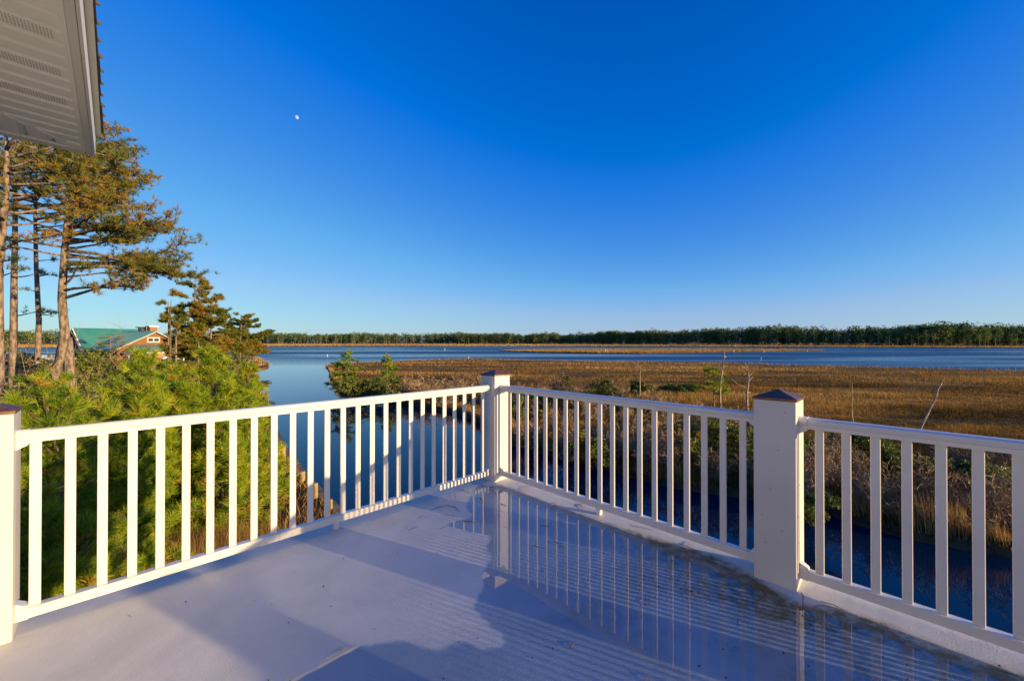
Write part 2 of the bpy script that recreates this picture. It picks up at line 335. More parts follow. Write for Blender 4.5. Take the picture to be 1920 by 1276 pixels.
ISLE = [gx(937,657.5),gx(1010,660.5),gx(1120,662.5),gx(1200,663),gx(1290,661.5),gx(1400,659.5),gx(1480,658),gx(1548,656.8),gx(1500,655.6),gx(1400,654.6),gx(1250,653.8),gx(1100,654.6),gx(1000,655.4)]
slab('marsh_island', ISLE, .35, M['far_marsh'], wob=.6, seg=8)
FAR = [gx(1920,652.2),gx(1700,651.2),gx(1440,650),gx(1300,649.6),gx(1100,649.2),gx(960,649),gx(850,649.2),gx(700,648.9),gx(600,649.2),gx(490,649.3),gx(380,650),gx(200,651),gx(0,652),(-1500,400),(-2600,1200),(-2600,5200),(3800,5200),(3800,700),(900,330)]
slab('far_shore_ground', FAR, .55, M['far_marsh'], wob=1.5, seg=22)
# ------------------------------------------------------------------ the moon
mo = px(557, 220, 6000); bm = bmesh.new(); bmesh.ops.create_uvsphere(bm, u_segments=40, v_segments=24, radius=30)
me = bpy.data.meshes.new('moon'); bm.to_mesh(me); bm.free()
m = bpy.data.materials.new('moon_surface'); m.use_nodes = True; m.node_tree.nodes.remove(m.node_tree.nodes['Principled BSDF'])
df = N(m, 'ShaderNodeBsdfDiffuse'); nn = N(m, 'ShaderNodeTexNoise'); nn.inputs['Scale'].default_value = .05
cr = N(m, 'ShaderNodeValToRGB'); cr.color_ramp.elements[0].color = (.10,.10,.10,1); cr.color_ramp.elements[1].color = (.24,.27,.33,1); cr.color_ramp.elements[0].position = .35; cr.color_ramp.elements[1].position = .6
tc = N(m, 'ShaderNodeTexCoord'); L(m, tc.outputs['Object'], nn.inputs['Vector']); L(m, nn.outputs[0], cr.inputs[0]); L(m, cr.outputs[0], df.inputs[0])
tp = N(m, 'ShaderNodeBsdfTransparent'); ads = N(m, 'ShaderNodeAddShader'); L(m, df.outputs[0], ads.inputs[0]); L(m, tp.outputs[0], ads.inputs[1])  # sky added through the disc, imitating airlight in front of it
L(m, ads.outputs[0], m.node_tree.nodes['Material Output'].inputs[0]); me.materials.append(m)
me.polygons.foreach_set('use_smooth', [True] * len(me.polygons))
o = bpy.data.objects.new('moon', me); link(o); o.location = mo; o.scale = (.74, .74, 1.0); o.rotation_euler = (0, R(-28), 0); tag(o, 'small pale gibbous moon in the clear blue sky', 'moon')  # sphere flattened and tilted: its shape stands in for the lit phase

# ------------------------------------------------------------------ the roof deck (local frame: x along the right rail, y along the left rail, z from eye height)
DK = Matrix.Translation((0, 0, 6.5)) @ Matrix.Rotation(R(-0.328), 4, 'X') @ Matrix.Rotation(math.atan2(-.7097, .7045), 4, 'Z')
DKI = DK.inverted()
ZF = -1.517
AV = np.array([.7097,.7045]); BV = np.array([.7045,-.7097])
def dloc(x, y, z=ZF):                   # bearing of a point lying on the deck -> local deck coordinates
    D = F * (-z) / (y - 643.8); X = (x - 960) / F * D
    return (X * BV[0] + D * BV[1], X * AV[0] + D * AV[1])
edge_px = [(900,905),(925,912),(951,909),(1010,934),(1065,955),(1118,975),(1178,996),(1252,1019),(1344,1049),(1410,1086),(1492,1139),(1575,1150),(1650,1172),(1762,1221),(1912,1270),(2050,1340)]
EDGE = [dloc(*p) for p in edge_px]
# floor top as a fine sheet carrying the dirt mask
xs = np.concatenate([np.arange(-3.52, 2.6, .035), np.arange(2.6, 8.0, .3)]); ys = np.concatenate([np.arange(-2.9, -.6, .3), np.arange(-.6, 3.215, .035)])
ys = np.append(ys, 3.235)
GX, GY = np.meshgrid(xs, ys, indexing='ij'); gxf = GX.ravel(); gyf = GY.ravel()
de = edge_dist(gxf, gyf, EDGE, closed=False)
ey = np.interp(gxf, [p[0] for p in EDGE], [p[1] for p in EDGE]); inside_p = gyf < ey
nz = fnoise(gxf * 3, gyf * 3, 5)
along = np.clip((gxf + 2.7) / 1.5, .15, 1)                  # dirtier towards the near end
dirt = np.where(inside_p, np.exp(-(de / (.07 + .20 * along)) ** 1.0) * (.55 + 1.1 * nz), np.exp(-(de / (.03 + .02 * along)) ** 2) * 1.2) * along
broad = np.clip((gyf - 1.55 + .5 * (nz - .5)) / .9, 0, 1) * np.clip((gxf + 1.9) / 1.3, 0, 1) * inside_p * np.clip(nz * 2.0 - .30, 0, 1) * .9
dirt = np.clip(np.maximum(dirt, broad), 0, 1)
# the margin outside the puddle rises gently to the edge
rise = np.where(~inside_p, np.clip(de / .25, 0, 1) ** 1.3 * .006, 0)
nxx, nyy = len(xs), len(ys)
me = bpy.data.meshes.new('deck_floor'); idx = np.arange(nxx * nyy).reshape(nxx, nyy)
q = np.stack([idx[:-1, :-1], idx[1:, :-1], idx[1:, 1:], idx[:-1, 1:]], -1).reshape(-1, 4)
vs = np.stack([gxf, gyf, ZF + rise], -1)
nv = len(vs); bx = [(-3.52,-2.9),(xs[-1],-2.9),(xs[-1],3.235),(-3.52,3.235)]
me.from_pydata(vs.tolist() + [(x, y, ZF - .004) for x, y in bx] + [(x, y, ZF - .30) for x, y in bx], [], q.tolist() + [(nv,nv+1,nv+5,nv+4),(nv+1,nv+2,nv+6,nv+5),(nv+2,nv+3,nv+7,nv+6),(nv+3,nv,nv+4,nv+7),(nv+7,nv+6,nv+5,nv+4)])
a = me.attributes.new('dirt', 'FLOAT', 'POINT'); a.data.foreach_set('value', np.concatenate([dirt, np.zeros(8)]).astype(np.float32))
me.polygons.foreach_set('use_smooth', [True] * len(q) + [False] * 5); me.materials.append(M['deck'])
o = bpy.data.objects.new('deck_floor', me); link(o); o.matrix_world = DK; tag(o, kind='structure')
# standing water: outline from the dirt edge round to the inner scallops
inner_px = [(1700,1400),(560,1400),(470,1300),(560,1262),(600,1240),(620,1222),(648,1206),(700,1204),(765,1196),(778,1204),(800,1210),(830,1213),(855,1200),(872,1197),(895,1207),(915,1214),(940,1208),(944,1196),(925,1180),(900,1152),(884,1142),(893,1110),(905,1098),(903,1062),(925,1045),(905,1022),(925,1005),(880,998),(850,988),(828,985),(850,975),(890,970),(868,950),(880,930)]
def smooth(P, it=2):
    for _ in range(it):
        Q = [P[0]]
        for i in range(len(P) - 1):
            a, c = P[i], P[i + 1]; Q += [(a[0]*.75+c[0]*.25, a[1]*.75+c[1]*.25), (a[0]*.25+c[0]*.75, a[1]*.25+c[1]*.75)]
        P = Q + [P[-1]]
    return P
outl = EDGE + smooth([dloc(*p) for p in inner_px])
pp = []
for i in range(len(outl)):
    a = np.array(outl[i]); c = np.array(outl[(i + 1) % len(outl)]); n_ = max(1, int(np.hypot(*(c - a)) / .03))
    for k in range(min(n_, 80)):
        p = a + (c - a) * k / min(n_, 80); w_ = .03
        pp.append((p[0] + w_ * (fnoise(np.array([p[0] * 9]), np.array([p[1] * 9]), 3)[0] - .5), p[1] + w_ * (fnoise(np.array([p[0] * 9]), np.array([p[1] * 9]), 8)[0] - .5)))
ppx = np.array(pp); gx_ = np.arange(ppx[:, 0].min() - .06, ppx[:, 0].max() + .06, .028); gy_ = np.arange(max(-.5, ppx[:, 1].min()) - .06, ppx[:, 1].max() + .06, .028)
PX, PY = np.meshgrid(gx_, gy_, indexing='ij'); fx = PX.ravel(); fy = PY.ravel()
dd_ = edge_dist(fx, fy, pp[::2]); dd_ = np.where(inside(fx, fy, pp), dd_, -dd_); dd_ = np.clip(dd_, -.08, .12)
ok = (dd_ > -.06).reshape(PX.shape); idx = np.arange(len(fx)).reshape(PX.shape)
cell = ok[:-1, :-1] & ok[1:, :-1] & ok[1:, 1:] & ok[:-1, 1:]
q = np.stack([idx[:-1, :-1], idx[1:, :-1], idx[1:, 1:], idx[:-1, 1:]], -1)[cell]
me = bpy.data.meshes.new('puddle'); me.from_pydata(np.stack([fx, fy, np.full(len(fx), ZF + .0035)], -1).tolist(), [], q.tolist())
a = me.attributes.new('depth', 'FLOAT', 'POINT'); a.data.foreach_set('value', dd_.astype(np.float32)); me.materials.append(M['puddle'])
o = bpy.data.objects.new('puddle', me); link(o); o.matrix_world = DK; tag(o, kind='structure')

def deck_obj(o, loc=None):
    o.matrix_world = DK @ Matrix.Translation(loc) if loc is not None else DK.copy(); return o
# posts
def make_post(b, a, label, proto=[None]):
    t = empty('deck_post', (0,0,0), label, 'post', 'white square deck posts with copper caps', DK @ Matrix.Translation((b, a, ZF)))
    if proto[0] is None:
        h = .115; mb = MB(); mb.box(-h, h, -h, h, 0, 1.160); s1 = mb.build('post_sleeve', M['vinyl_post'], t, bevel=.003)
        mb = MB(); e = h + .006
        mb.add([(-e,-e,1.158),(e,-e,1.158),(e,e,1.158),(-e,e,1.158),(-e,-e,1.174),(e,-e,1.174),(e,e,1.174),(-e,e,1.174),(0,0,1.222)],
               [(0,3,2,1),(0,1,5,4),(1,2,6,5),(2,3,7,6),(3,0,4,7),(4,5,8),(5,6,8),(6,7,8),(7,4,8)])
        s2 = mb.build('post_cap', M['copper'], t)
        mb = MB()
        for (x, y) in ((-.05,.25),(.04,.35),(-.02,.60),(.06,1.09),(-.07,.42),(.02,.85)):
            mb.tube([(x, -h + .001, y), (x, -h - .0015, y)], [.0035, .0035], 6)
            mb.tube([(h - .001, x, y + .03), (h + .0015, x, y + .03)], [.0035, .0035], 6)
        s3 = mb.build('screw_heads', M['screw'], t); s3['kind'] = 'stuff'
        proto[0] = t
    else:
        for ch in proto[0].children: c = ch.copy(); COL.objects.link(c); c.parent = t
    return t
make_post(-3.364, 3.074, 'white corner post where the left and right deck railings meet')
make_post(-.631, 3.074, 'tall white post with a dark pyramid cap, nearest post of the right railing')
make_post(-3.364, -.479, 'cream sunlit post cut by the left edge of the photo')
make_post(2.100, 3.074, 'white post of the right railing just outside the frame on the right')
make_post(4.83, 3.074, 'white post of the right railing far behind the camera')
make_post(7.56, 3.074, 'last white post at the end of the right railing')
# railings: built along +x of their own frame, the deck side is -y
top_prof = [(-.030,-.526),(.030,-.526),(.030,-.503),(.037,-.498),(.040,-.482),(.036,-.470),(.022,-.461),(0,-.459),(-.022,-.461),(-.036,-.470),(-.040,-.482),(-.037,-.498),(-.030,-.503)]
bot_prof = [(-.029,-1.457),(.029,-1.457),(.029,-1.410),(.024,-1.405),(-.024,-1.405),(-.029,-1.410)]
BAL = None
def make_rail(M0, L0, L1, bals, feet, label, other=None):
    """M0: frame whose x runs along the rail; rail from L0 to L1; balusters centred at bals"""
    global BAL
    t = empty('deck_railing', (0,0,0), label, 'railing', 'white vinyl deck railings', M0 @ Matrix.Translation((0, 0, ZF)))
    up = -ZF
    mb = MB(); mb.prism([(c, z + up) for c, z in top_prof], (L0, 0, 0), (L1, 0, 0), (0, 1, 0)); mb.build('top_rail', M['vinyl'], t)
    mb = MB(); mb.prism([(c, z + up) for c, z in bot_prof], (L0, 0, 0), (L1, 0, 0), (0, 1, 0)); mb.build('bottom_rail', M['vinyl'], t)
    for x in bals:
        if BAL is None:
            mb = MB(); mb.box(-.0217, .0217, -.0075, .0075, -1.406 + up, -.525 + up); o = mb.build('baluster', M['vinyl'], t, bevel=.0025); BAL = o.data
        else:
            o = bpy.data.objects.new('baluster', BAL); link(o); o.parent = t
        o.location = (x, 0, 0)
    for x, sgn in ((L0, 1), (L1, -1)):       # end brackets with a flared tail under the top rail and over the bottom rail
        mb = MB(); mb.prism([(c * 1.10, (z + .49) * 1.12 - .49 + up) for c, z in top_prof], (x, 0, 0), (x + sgn * .045, 0, 0), (0, 1, 0))
        y0 = .032
        zz = -.527 + up; mb.add([(x, -y0, zz), (x, y0, zz), (x, y0, zz - .035), (x, -y0, zz - .035), (x + sgn * .045, -y0, zz), (x + sgn * .045, y0, zz), (x + sgn * .040, y0, zz - .012), (x + sgn * .040, -y0, zz - .012), (x + sgn * .014, y0, zz - .026), (x + sgn * .014, -y0, zz - .026)],
            [(0,1,5,4),(0,3,2,1),(3,9,8,2),(9,7,6,8),(7,4,5,6),(0,4,7,9,3),(1,2,8,6,5)])
        mb.build('rail_bracket', M['vinyl'], t, bevel=.001)
        mb = MB(); mb.prism([(c * 1.12, (z + 1.43) * 1.12 - 1.43 + up) for c, z in bot_prof], (x, 0, 0), (x + sgn * .045, 0, 0), (0, 1, 0))
        zz = -1.402 + up; mb.add([(x, -y0, zz), (x, y0, zz), (x, y0, zz + .035), (x, -y0, zz + .035), (x + sgn * .045, -y0, zz), (x + sgn * .045, y0, zz), (x + sgn * .040, y0, zz + .010), (x + sgn * .040, -y0, zz + .010), (x + sgn * .014, y0, zz + .026), (x + sgn * .014, -y0, zz + .026)],
            [(0,4,5,1),(0,1,2,3),(3,2,8,9),(9,8,6,7),(7,6,5,4),(0,3,9,7,4),(1,5,6,8,2)])
        mb.build('rail_bracket', M['vinyl'], t, bevel=.001)
    for x in feet:
        mb = MB(); mb.box(x - .021, x + .021, -.021, .021, 0, .061); mb.build('foot_block', M['vinyl'], t, bevel=.003)
    return t
make_rail(DK @ Matrix.Translation((0, 3.066, 0)), -3.249, -.746, [-3.1235 + .127 * i for i in range(19)], [-1.988], 'white railing section between the corner post and the nearest post, marsh behind it')
make_rail(DK @ Matrix.Translation((0, 3.066, 0)), -.516, 1.985, [-.4166 + .127 * i for i in range(19)], [.74], 'white railing section from the nearest tall post to the right edge')
make_rail(DK @ Matrix.Translation((0, 3.066, 0)), 2.215, 4.715, [2.31 + .127 * i for i in range(19)], [3.47], 'white railing section beyond the right edge of the photo')
make_rail(DK @ Matrix.Translation((0, 3.066, 0)), 4.945, 7.445, [5.04 + .127 * i for i in range(19)], [6.2], 'last white railing section behind the camera')
make_rail(DK @ Matrix.Translation((-3.356, 0, 0)) @ Matrix.Rotation(R(90), 4, 'Z'), -.364, 2.959, [-.2995 + .127 * i for i in range(26)], [1.294], 'long white railing on the left with pine bushes and blue water seen through it')

# twigs and pine needles lying on the deck
def twig(pts_px, r=.0022, zoff=.006, fork=None):
    mb = MB(); c = [dloc(*p) for p in pts_px]; cx_ = sum(p[0] for p in c) / len(c); cy_ = sum(p[1] for p in c) / len(c)
    P3 = [(p[0] - cx_, p[1] - cy_, zoff + .004 * math.sin(i * 1.9)) for i, p in enumerate(c)]
    mb.tube(P3, [r] * (len(P3) - 1) + [r * .5], 5)
    if fork:
        c2 = [dloc(*p) for p in fork]; mb.tube([(p[0] - cx_, p[1] - cy_, zoff + .002) for p in c2], [r * .8] * (len(c2) - 1) + [r * .4], 5)
    o = mb.build('fallen_twig', M['twig']); o.matrix_world = DK @ Matrix.Translation((cx_, cy_, ZF)); return o
TW = [([(1409,1085),(1425,1098),(1433,1112),(1437,1124)], [(1411,1086),(1428,1102),(1434,1124)], 'curved brown twig just in front of the nearest tall post', .0026),
 ([(1500,1109),(1504,1118),(1503,1140)], None, 'short twig standing out at the foot of the nearest tall post', .0024),
 ([(1537,1126),(1560,1134),(1583,1143)], [(1524,1136),(1540,1135),(1583,1144)], 'forked reddish twig on the dry strip right of the nearest post', .0022),
 ([(1500,1152),(1535,1163),(1578,1179)], None, 'long thin twig lying in the puddle right of the nearest post', .0018),
 ([(1647,1168),(1670,1185),(1697,1200)], None, 'thin twig across the dirt line near the right edge', .0016),
 ([(1288,1106),(1300,1110),(1318,1107)], [(1296,1118),(1306,1109)], 'small forked twig in the puddle below the nearest post', .0018),
 ([(1215,1120),(1216,1130),(1213,1136)], None, 'tiny dark stub of twig in the middle of the puddle', .0020),
 ([(1272,1018),(1290,1026),(1310,1034)], [(1288,1024),(1294,1015)], 'forked twig on the dry strip at the dirt line', .0020),
 ([(1180,984),(1204,990),(1225,993)], None, 'faint thin twig on the dry strip below the right railing', .0016),
 ([(1084,944),(1089,949),(1093,957)], [(1087,950),(1094,944)], 'small curled twig by the foot block of the right railing', .0020),
 ([(1032,953),(1040,947),(1047,941)], [(1036,955),(1046,942)], 'short pair of needles on the dirt line near the corner', .0020),
 ([(1011,985),(1022,986),(1030,985)], None, 'small dark needle crossing the third baluster reflection', .0018),
 ([(998,1022),(1012,1026),(1021,1027)], None, 'short bent twig in the puddle below the corner', .0018),
 ([(1038,1015),(1050,1021),(1058,1027)], None, 'dark curved leaf stem among the baluster reflections', .0026),
 ([(977,918),(988,914),(1000,909)], [(982,921),(994,918)], 'thin twig close to the corner post on its right', .0016),
 ([(917,913),(930,913),(944,908)], None, 'dark twig pointing right just below the corner post', .0022),
 ([(922,918),(928,924),(932,930)], [(934,927),(936,921),(950,914)], 'branched twig below the corner post', .0020),
 ([(899,932),(904,938),(906,944)], None, 'thick dark twig below and left of the corner post', .0036),
 ([(938,944),(944,946),(949,948)], None, 'short dark twig at the head of the corner post reflection', .0026),
 ([(808,956),(822,951),(838,946),(855,951),(861,960)], [(851,948),(857,954)], 'long kinked twig in front of the left railing', .0022),
 ([(836,966),(848,967),(858,969)], None, 'straight reddish twig beside the long kinked one', .0022),
 ([(867,975),(885,978),(903,979)], [(868,977),(890,981)], 'long straight twig at the tip of the puddle', .0024),
 ([(861,918),(868,920),(880,923)], [(866,914),(870,921)], 'small twig close to the left railing near the corner', .0018),
 ([(853,925),(854,931),(853,937)], None, 'short curled twig left of the corner', .0022),
 ([(768,993),(776,990),(784,987)], None, 'pale thin twig on the striped floor', .0014),
 ([(783,971),(789,969),(794,967)], None, 'tiny twig near the shadow of the post', .0016),
 ([(824,992),(829,990),(834,989)], None, 'tiny pale needle at the puddle tip', .0014),
 ([(816,1036),(824,1039)], None, 'tiny needle in the blue shadow band', .0014),
 ([(1068,1212),(1074,1207),(1079,1204)], None, 'dark sliver of bark in the lower part of the puddle', .0026),
 ([(1208,1270),(1213,1267),(1218,1265)], None, 'dark sliver at the bottom edge of the photo', .0026),
 ([(1868,1246),(1872,1248)], None, 'small dark bud on the dirt line at the far right', .0042),
 ([(1330,1046),(1345,1052)], None, 'short twig on the right edge of the dry strip', .0016)]
for a_, f_, lab, r_ in TW:
    tag(twig(a_, r_, .006, f_), lab, 'twig', 'twigs and needles lying on the deck')
mb = MB()
for i in range(170):
    x = random.uniform(-3.2, 1.6); y = random.uniform(-.3, 3.0)
    if random.random() < .35: x, y = random.uniform(-1.6, 1), random.uniform(1.6, 2.7)
    s = random.uniform(.0018, .0045); t_ = random.uniform(0, 3)
    mb.tube([(x, y, ZF + .002), (x + s * 1.6 * math.cos(t_), y + s * 1.6 * math.sin(t_), ZF + .004)], [s, s * .6], 4)
o = mb.build('deck_crumbs', M['speck']); o.matrix_world = DK; o['kind'] = 'stuff'

# ------------------------------------------------------------------ the own house: eave, soffit and walls
ho = empty('house', (0,0,0), 'pale house whose ribbed white soffit and roof edge hang into the top left corner', 'house', None, DK)
ZS = 1.20; EA = -.103; EB = -3.712
FA = -.121; FB = EB + .018
mb = MB(); mb.box(EB, 6.6, EA, EA + .011, ZS, ZS + .17); mb.box(EB, EB + .011, -2.9, EA - .002, ZS, ZS + .17)
mb.box(EB + .013, 6.6, FA - .012, EA - .002, ZS + .001, ZS + .012); mb.box(EB + .013, EB + .045, -2.9, FA - .014, ZS + .001, ZS + .012)
mb.build('fascia_board', M['fascia'], ho)
mb = MB(); mb.box(EB + .045, 6.6, FA - .030, FA - .013, ZS + .002, ZS + .016); mb.box(EB + .046, EB + .062, -2.9, FA - .031, ZS + .002, ZS + .016)
mb.build('soffit_channel', M['soffit'], ho)
mb = MB(); mb.prism([(0, 0), (.026, 0), (.026, .006), (.012, .010), (.012, .03), (0, .03)], (EB - .01, EA + .011, ZS + .135), (6.6, EA + .011, ZS + .135), (0, 1, 0))
mb.build('drip_edge', M['fascia'], ho)
# soffit slats, mitred at the corner; every third one vented
def slat(b0, b1, a0, a1, tilt, name='soffit_slat', along='a'):
    mb = MB(); g = .012; lip = .010
    def corner(u, v, z): return (u, v, z) if along == 'a' else (v, u, z)
    prof = [(b0, ZS + .007), (b1 - .032, ZS + .006), (b1 - .012, ZS + .026), (b1 - .012, ZS + .034), (b1 - .0005, ZS + .034), (b1 - .0005, ZS + .040), (b0, ZS + .040)]
    st = [corner(u, a0(u) if callable(a0) else a0, z) for u, z in prof]; en = [corner(u, a1(u) if callable(a1) else a1, z) for u, z in prof]
    n_ = len(prof); mb.add(st + en, [tuple(range(n_))[::-1], tuple(range(n_, 2 * n_))] + [(i, (i + 1) % n_, (i + 1) % n_ + n_, i + n_) for i in range(n_)])
    return mb.build(name, M['soffit'], ho)
yA = FA - .030; xB = EB + .062
mit = lambda b: yA - (b - xB) * 1.0            # mitre: a as a function of b
vb = MB(); i = 0; b_ = xB
while b_ < 2.2:
    b1 = b_ + .1035
    slat(b_, b1, lambda u: max(-1.05, mit(u)) + .012, yA, 0)
    if i % 3 == 0 and i > 3 and b_ < 0:
        for r_ in range(6):
            for k in range(90):
                aa = yA - .03 - k * .0092
                if aa < mit(b_) + .02: break
                bb = b_ + .008 + r_ * .0122
                vb.box(bb, bb + .0022, aa, aa + .0036, ZS + .0050, ZS + .0062)
    b_ = b1; i += 1
a_ = yA; i = 0
while a_ > -1.0:
    a1 = a_ - .1035
    slat(a1, a_, xB, lambda u: xB + (yA - u) - .012, 0, along='b')
    a_ = a1; i += 1
o = vb.build('vent_holes', M['hole'], ho); o['kind'] = 'stuff'
mb = MB(); mb.bar((xB, yA, ZS + .008), (xB + .9, yA - .9, ZS + .008), .022, .012); mb.build('mitre_strip', M['soffit'], ho)
# shingle courses seen from below, each a little proud of the next
b_ = EB - .03; k = 0
sh = []
while b_ < 6.6:
    mb = MB(); w_ = .141; ov = random.uniform(-.003, .003)
    # each shingle slopes back over the roof, its lower corner proud
    y1 = EA + .046 + ov; zt = ZS + .172
    mb.add([(b_, y1, zt), (b_ + w_ * .94, y1 - .002, zt + .004), (b_ + w_, y1 + .012, zt - .003), (b_ + w_, y1 - .4, zt + .24), (b_, y1 - .4, zt + .24),
            (b_, y1, zt + .012), (b_ + w_ * .94, y1 - .002, zt + .016), (b_ + w_, y1 + .012, zt + .012), (b_ + w_, y1 - .4, zt + .255), (b_, y1 - .4, zt + .255)],
           [(0,4,3,2,1),(5,6,7,8,9),(0,1,6,5),(1,2,7,6),(2,3,8,7),(3,4,9,8),(4,0,5,9)])
    mb.build('shingle', M['shingle'], ho); b_ += w_; k += 1
mb = MB(); mb.add([(EB - .03, EA - .36, ZS + .42), (6.6, EA - .36, ZS + .42), (6.6, -3.4, ZS + 2.3), (EB - .03, -3.4, ZS + 2.3), (EB - .03, EA - .36, ZS + .40), (6.6, EA - .36, ZS + .40), (6.6, -3.4, ZS + 2.28), (EB - .03, -3.4, ZS + 2.28)],
    [(0,1,2,3),(7,6,5,4),(0,4,5,1),(1,5,6,2),(2,6,7,3),(3,7,4,0)]); mb.build('roof', M['shingle'], ho)
mb = MB(); mb.box(-2.9, 6.4, -1.06, -.90 - .06, ZF + .002, ZS + .1); mb.box(-2.9, -2.78, -3.2, -1.06, ZF + .002, ZS + .1); mb.build('wall', M['siding'], ho)
mb = MB(); mb.box(-2.9, 7.8, -3.2, -1.1, -6.4 + .9, ZF - .305); mb.build('lower_wall', M['siding'], ho)
for sx_ in (-3.2, -.63, 2.1, 4.83, 7.5):
    mb = MB(); mb.box(sx_ - .11, sx_ + .11, 2.8, 3.02, -6.4 + .9, ZF - .305); mb.build('stilt', M['pile'], ho)

# ------------------------------------------------------------------ foliage generators
def tufts(centers, axes, size, nn_, width, tints, spread=1.25, droop=0.0):
    """needle sprays: one long thin triangle per needle"""
    n = len(centers); C = np.repeat(centers, nn_, 0); A = np.repeat(axes, nn_, 0); S = np.repeat(size, nn_)
    rnd = RNG.normal(size=(n * nn_, 3)); rnd -= (rnd * A).sum(1, keepdims=True) * A
    rnd /= np.linalg.norm(rnd, axis=1, keepdims=True) + 1e-9
    th = RNG.uniform(.1, spread, n * nn_) ** .8
    d = A * np.cos(th)[:, None] + rnd * np.sin(th)[:, None]; d[:, 2] -= droop
    d /= np.linalg.norm(d, axis=1, keepdims=True)
    Ln = S * RNG.uniform(.75, 1.1, n * nn_)
    base = C - A * (S * RNG.uniform(0, .45, n * nn_))[:, None]
    side = np.cross(d, RNG.normal(size=(n * nn_, 3))); side /= np.linalg.norm(side, axis=1, keepdims=True) + 1e-9
    w = width * RNG.uniform(.7, 1.2, n * nn_)[:, None]
    V = np.stack([base - side * w / 2, base + side * w / 2, base + d * Ln[:, None]], 1)
    T = np.repeat(tints, nn_) + RNG.normal(0, .06, n * nn_)
    return V, np.clip(T, 0, 1)
def clumps(centers, size, nn_, tints, flat=.6, elong=1.0):
    """leaf clumps as small randomly turned triangles"""
    n = len(centers); C = np.repeat(centers, nn_, 0); S = np.repeat(size, nn_)[:, None]
    off = RNG.normal(size=(n * nn_, 3)) * S * .55 * np.array([1, 1, flat]); c = C + off
    a = RNG.normal(size=(n * nn_, 3)); a /= np.linalg.norm(a, axis=1, keepdims=True)
    b_ = np.cross(a, RNG.normal(size=(n * nn_, 3))); b_ /= np.linalg.norm(b_, axis=1, keepdims=True)
    s = S * RNG.uniform(.35, .65, (n * nn_, 1))
    V = np.stack([c - a * s, c + a * s * .6 + b_ * s * .7 * elong, c + a * s * .4 - b_ * s * .7], 1)
    return V, np.clip(np.repeat(tints, nn_) + RNG.normal(0, .08, n * nn_), 0, 1)
def wander(p, d, Ln, n, jit, grav=0.0):
    pts = [Vector(p)]; d = Vector(d).normalized()
    for i in range(n):
        d = (d + Vector((random.gauss(0, jit), random.gauss(0, jit), random.gauss(0, jit) + grav))).normalized()
        pts.append(pts[-1] + d * Ln / n)
    return pts
def young_pine(name, base, h, rad, label, group, seedtone=.5, tuft=.17, nn_=52, dens=1.0, wd=.0065, zmin=.1):
    t = empty(name, base, label, 'pine', group)
    mb = MB(); n = 8
    tr = wander((0,0,0), (0,0,1), h, n, .04); mb.tube(tr, [max(.012, .075 * (1 - i / n) * h / 5 + .01) for i in range(n + 1)], 7)
    mb.build('trunk', M['bark'], t, smooth=True)
    bw = MB(); cs = []; ax = []; sz = []; tn = []
    z = h * zmin
    cs.append(tr[-1]); ax.append(Vector((0,0,1))); sz.append(tuft * 1.1); tn.append(.75)
    while z < h * .985:
        f = z / h; k = random.randint(4, 6); ph = random.uniform(0, 6.3)
        for j in range(k):
            az = ph + 6.283 * j / k + random.uniform(-.3, .3)
            r_ = rad * (1 - f) ** .62 * random.uniform(.75, 1.12) * (1 if f > .12 else .8) + .12
            p = tr[min(n, int(f * n))].lerp(tr[min(n, int(f * n) + 1)], f * n - int(f * n))
            el = .15 + .75 * f + random.uniform(-.15, .15)
            br = wander(p, (math.cos(az) * math.cos(el), math.sin(az) * math.cos(el), math.sin(el)), r_, 5, .10, .07)
            bw.tube(br, [.018 * (1 - i / 5.5) + .003 for i in range(6)], 4, False)
            m_ = max(2, int(r_ / (.19 / dens)))
            for q in range(m_ + 1):
                u = .30 + .70 * q / m_; ii = min(4, int(u * 5)); pt = br[ii].lerp(br[ii + 1], u * 5 - ii)
                if q == m_: pt = br[5]
                dr = (br[ii + 1] - br[ii]).normalized()
                reps = 1 if q == m_ else random.choice((2, 2, 3))
                for _ in range(reps):
                    sdv = Vector((random.gauss(0, 1), random.gauss(0, 1), random.gauss(.55, .6))).normalized()
                    a_ = dr if q == m_ else (dr * .75 + sdv * .8).normalized()
                    a_ = (a_ + Vector((0, 0, .35))).normalized()
                    off = a_ * random.uniform(.05, .24) * (0 if q == m_ else 1)
                    c = pt + off
                    if _ and off.length > .1: bw.tube([pt, c], [.005, .003], 3, False)
                    cs.append(c); ax.append(a_); sz.append(tuft * random.uniform(.75, 1.15) * (.72 if f > .8 else 1))
                    tn.append(seedtone + random.uniform(-.34, .30) + (.18 if q == m_ else 0) + (.35 if random.random() < .03 else 0))
        z += random.uniform(.16, .26) / dens
    bw.build('branches', M['bark_dark'], t)['kind'] = 'stuff'
    V, T = tufts(np.array([tuple(c) for c in cs]), np.array([tuple(a) for a in ax]), np.array(sz), nn_, wd, np.array(tn), 1.35, .05)
    tri_mesh('needles', V, M['needle'], T, t)
    return t
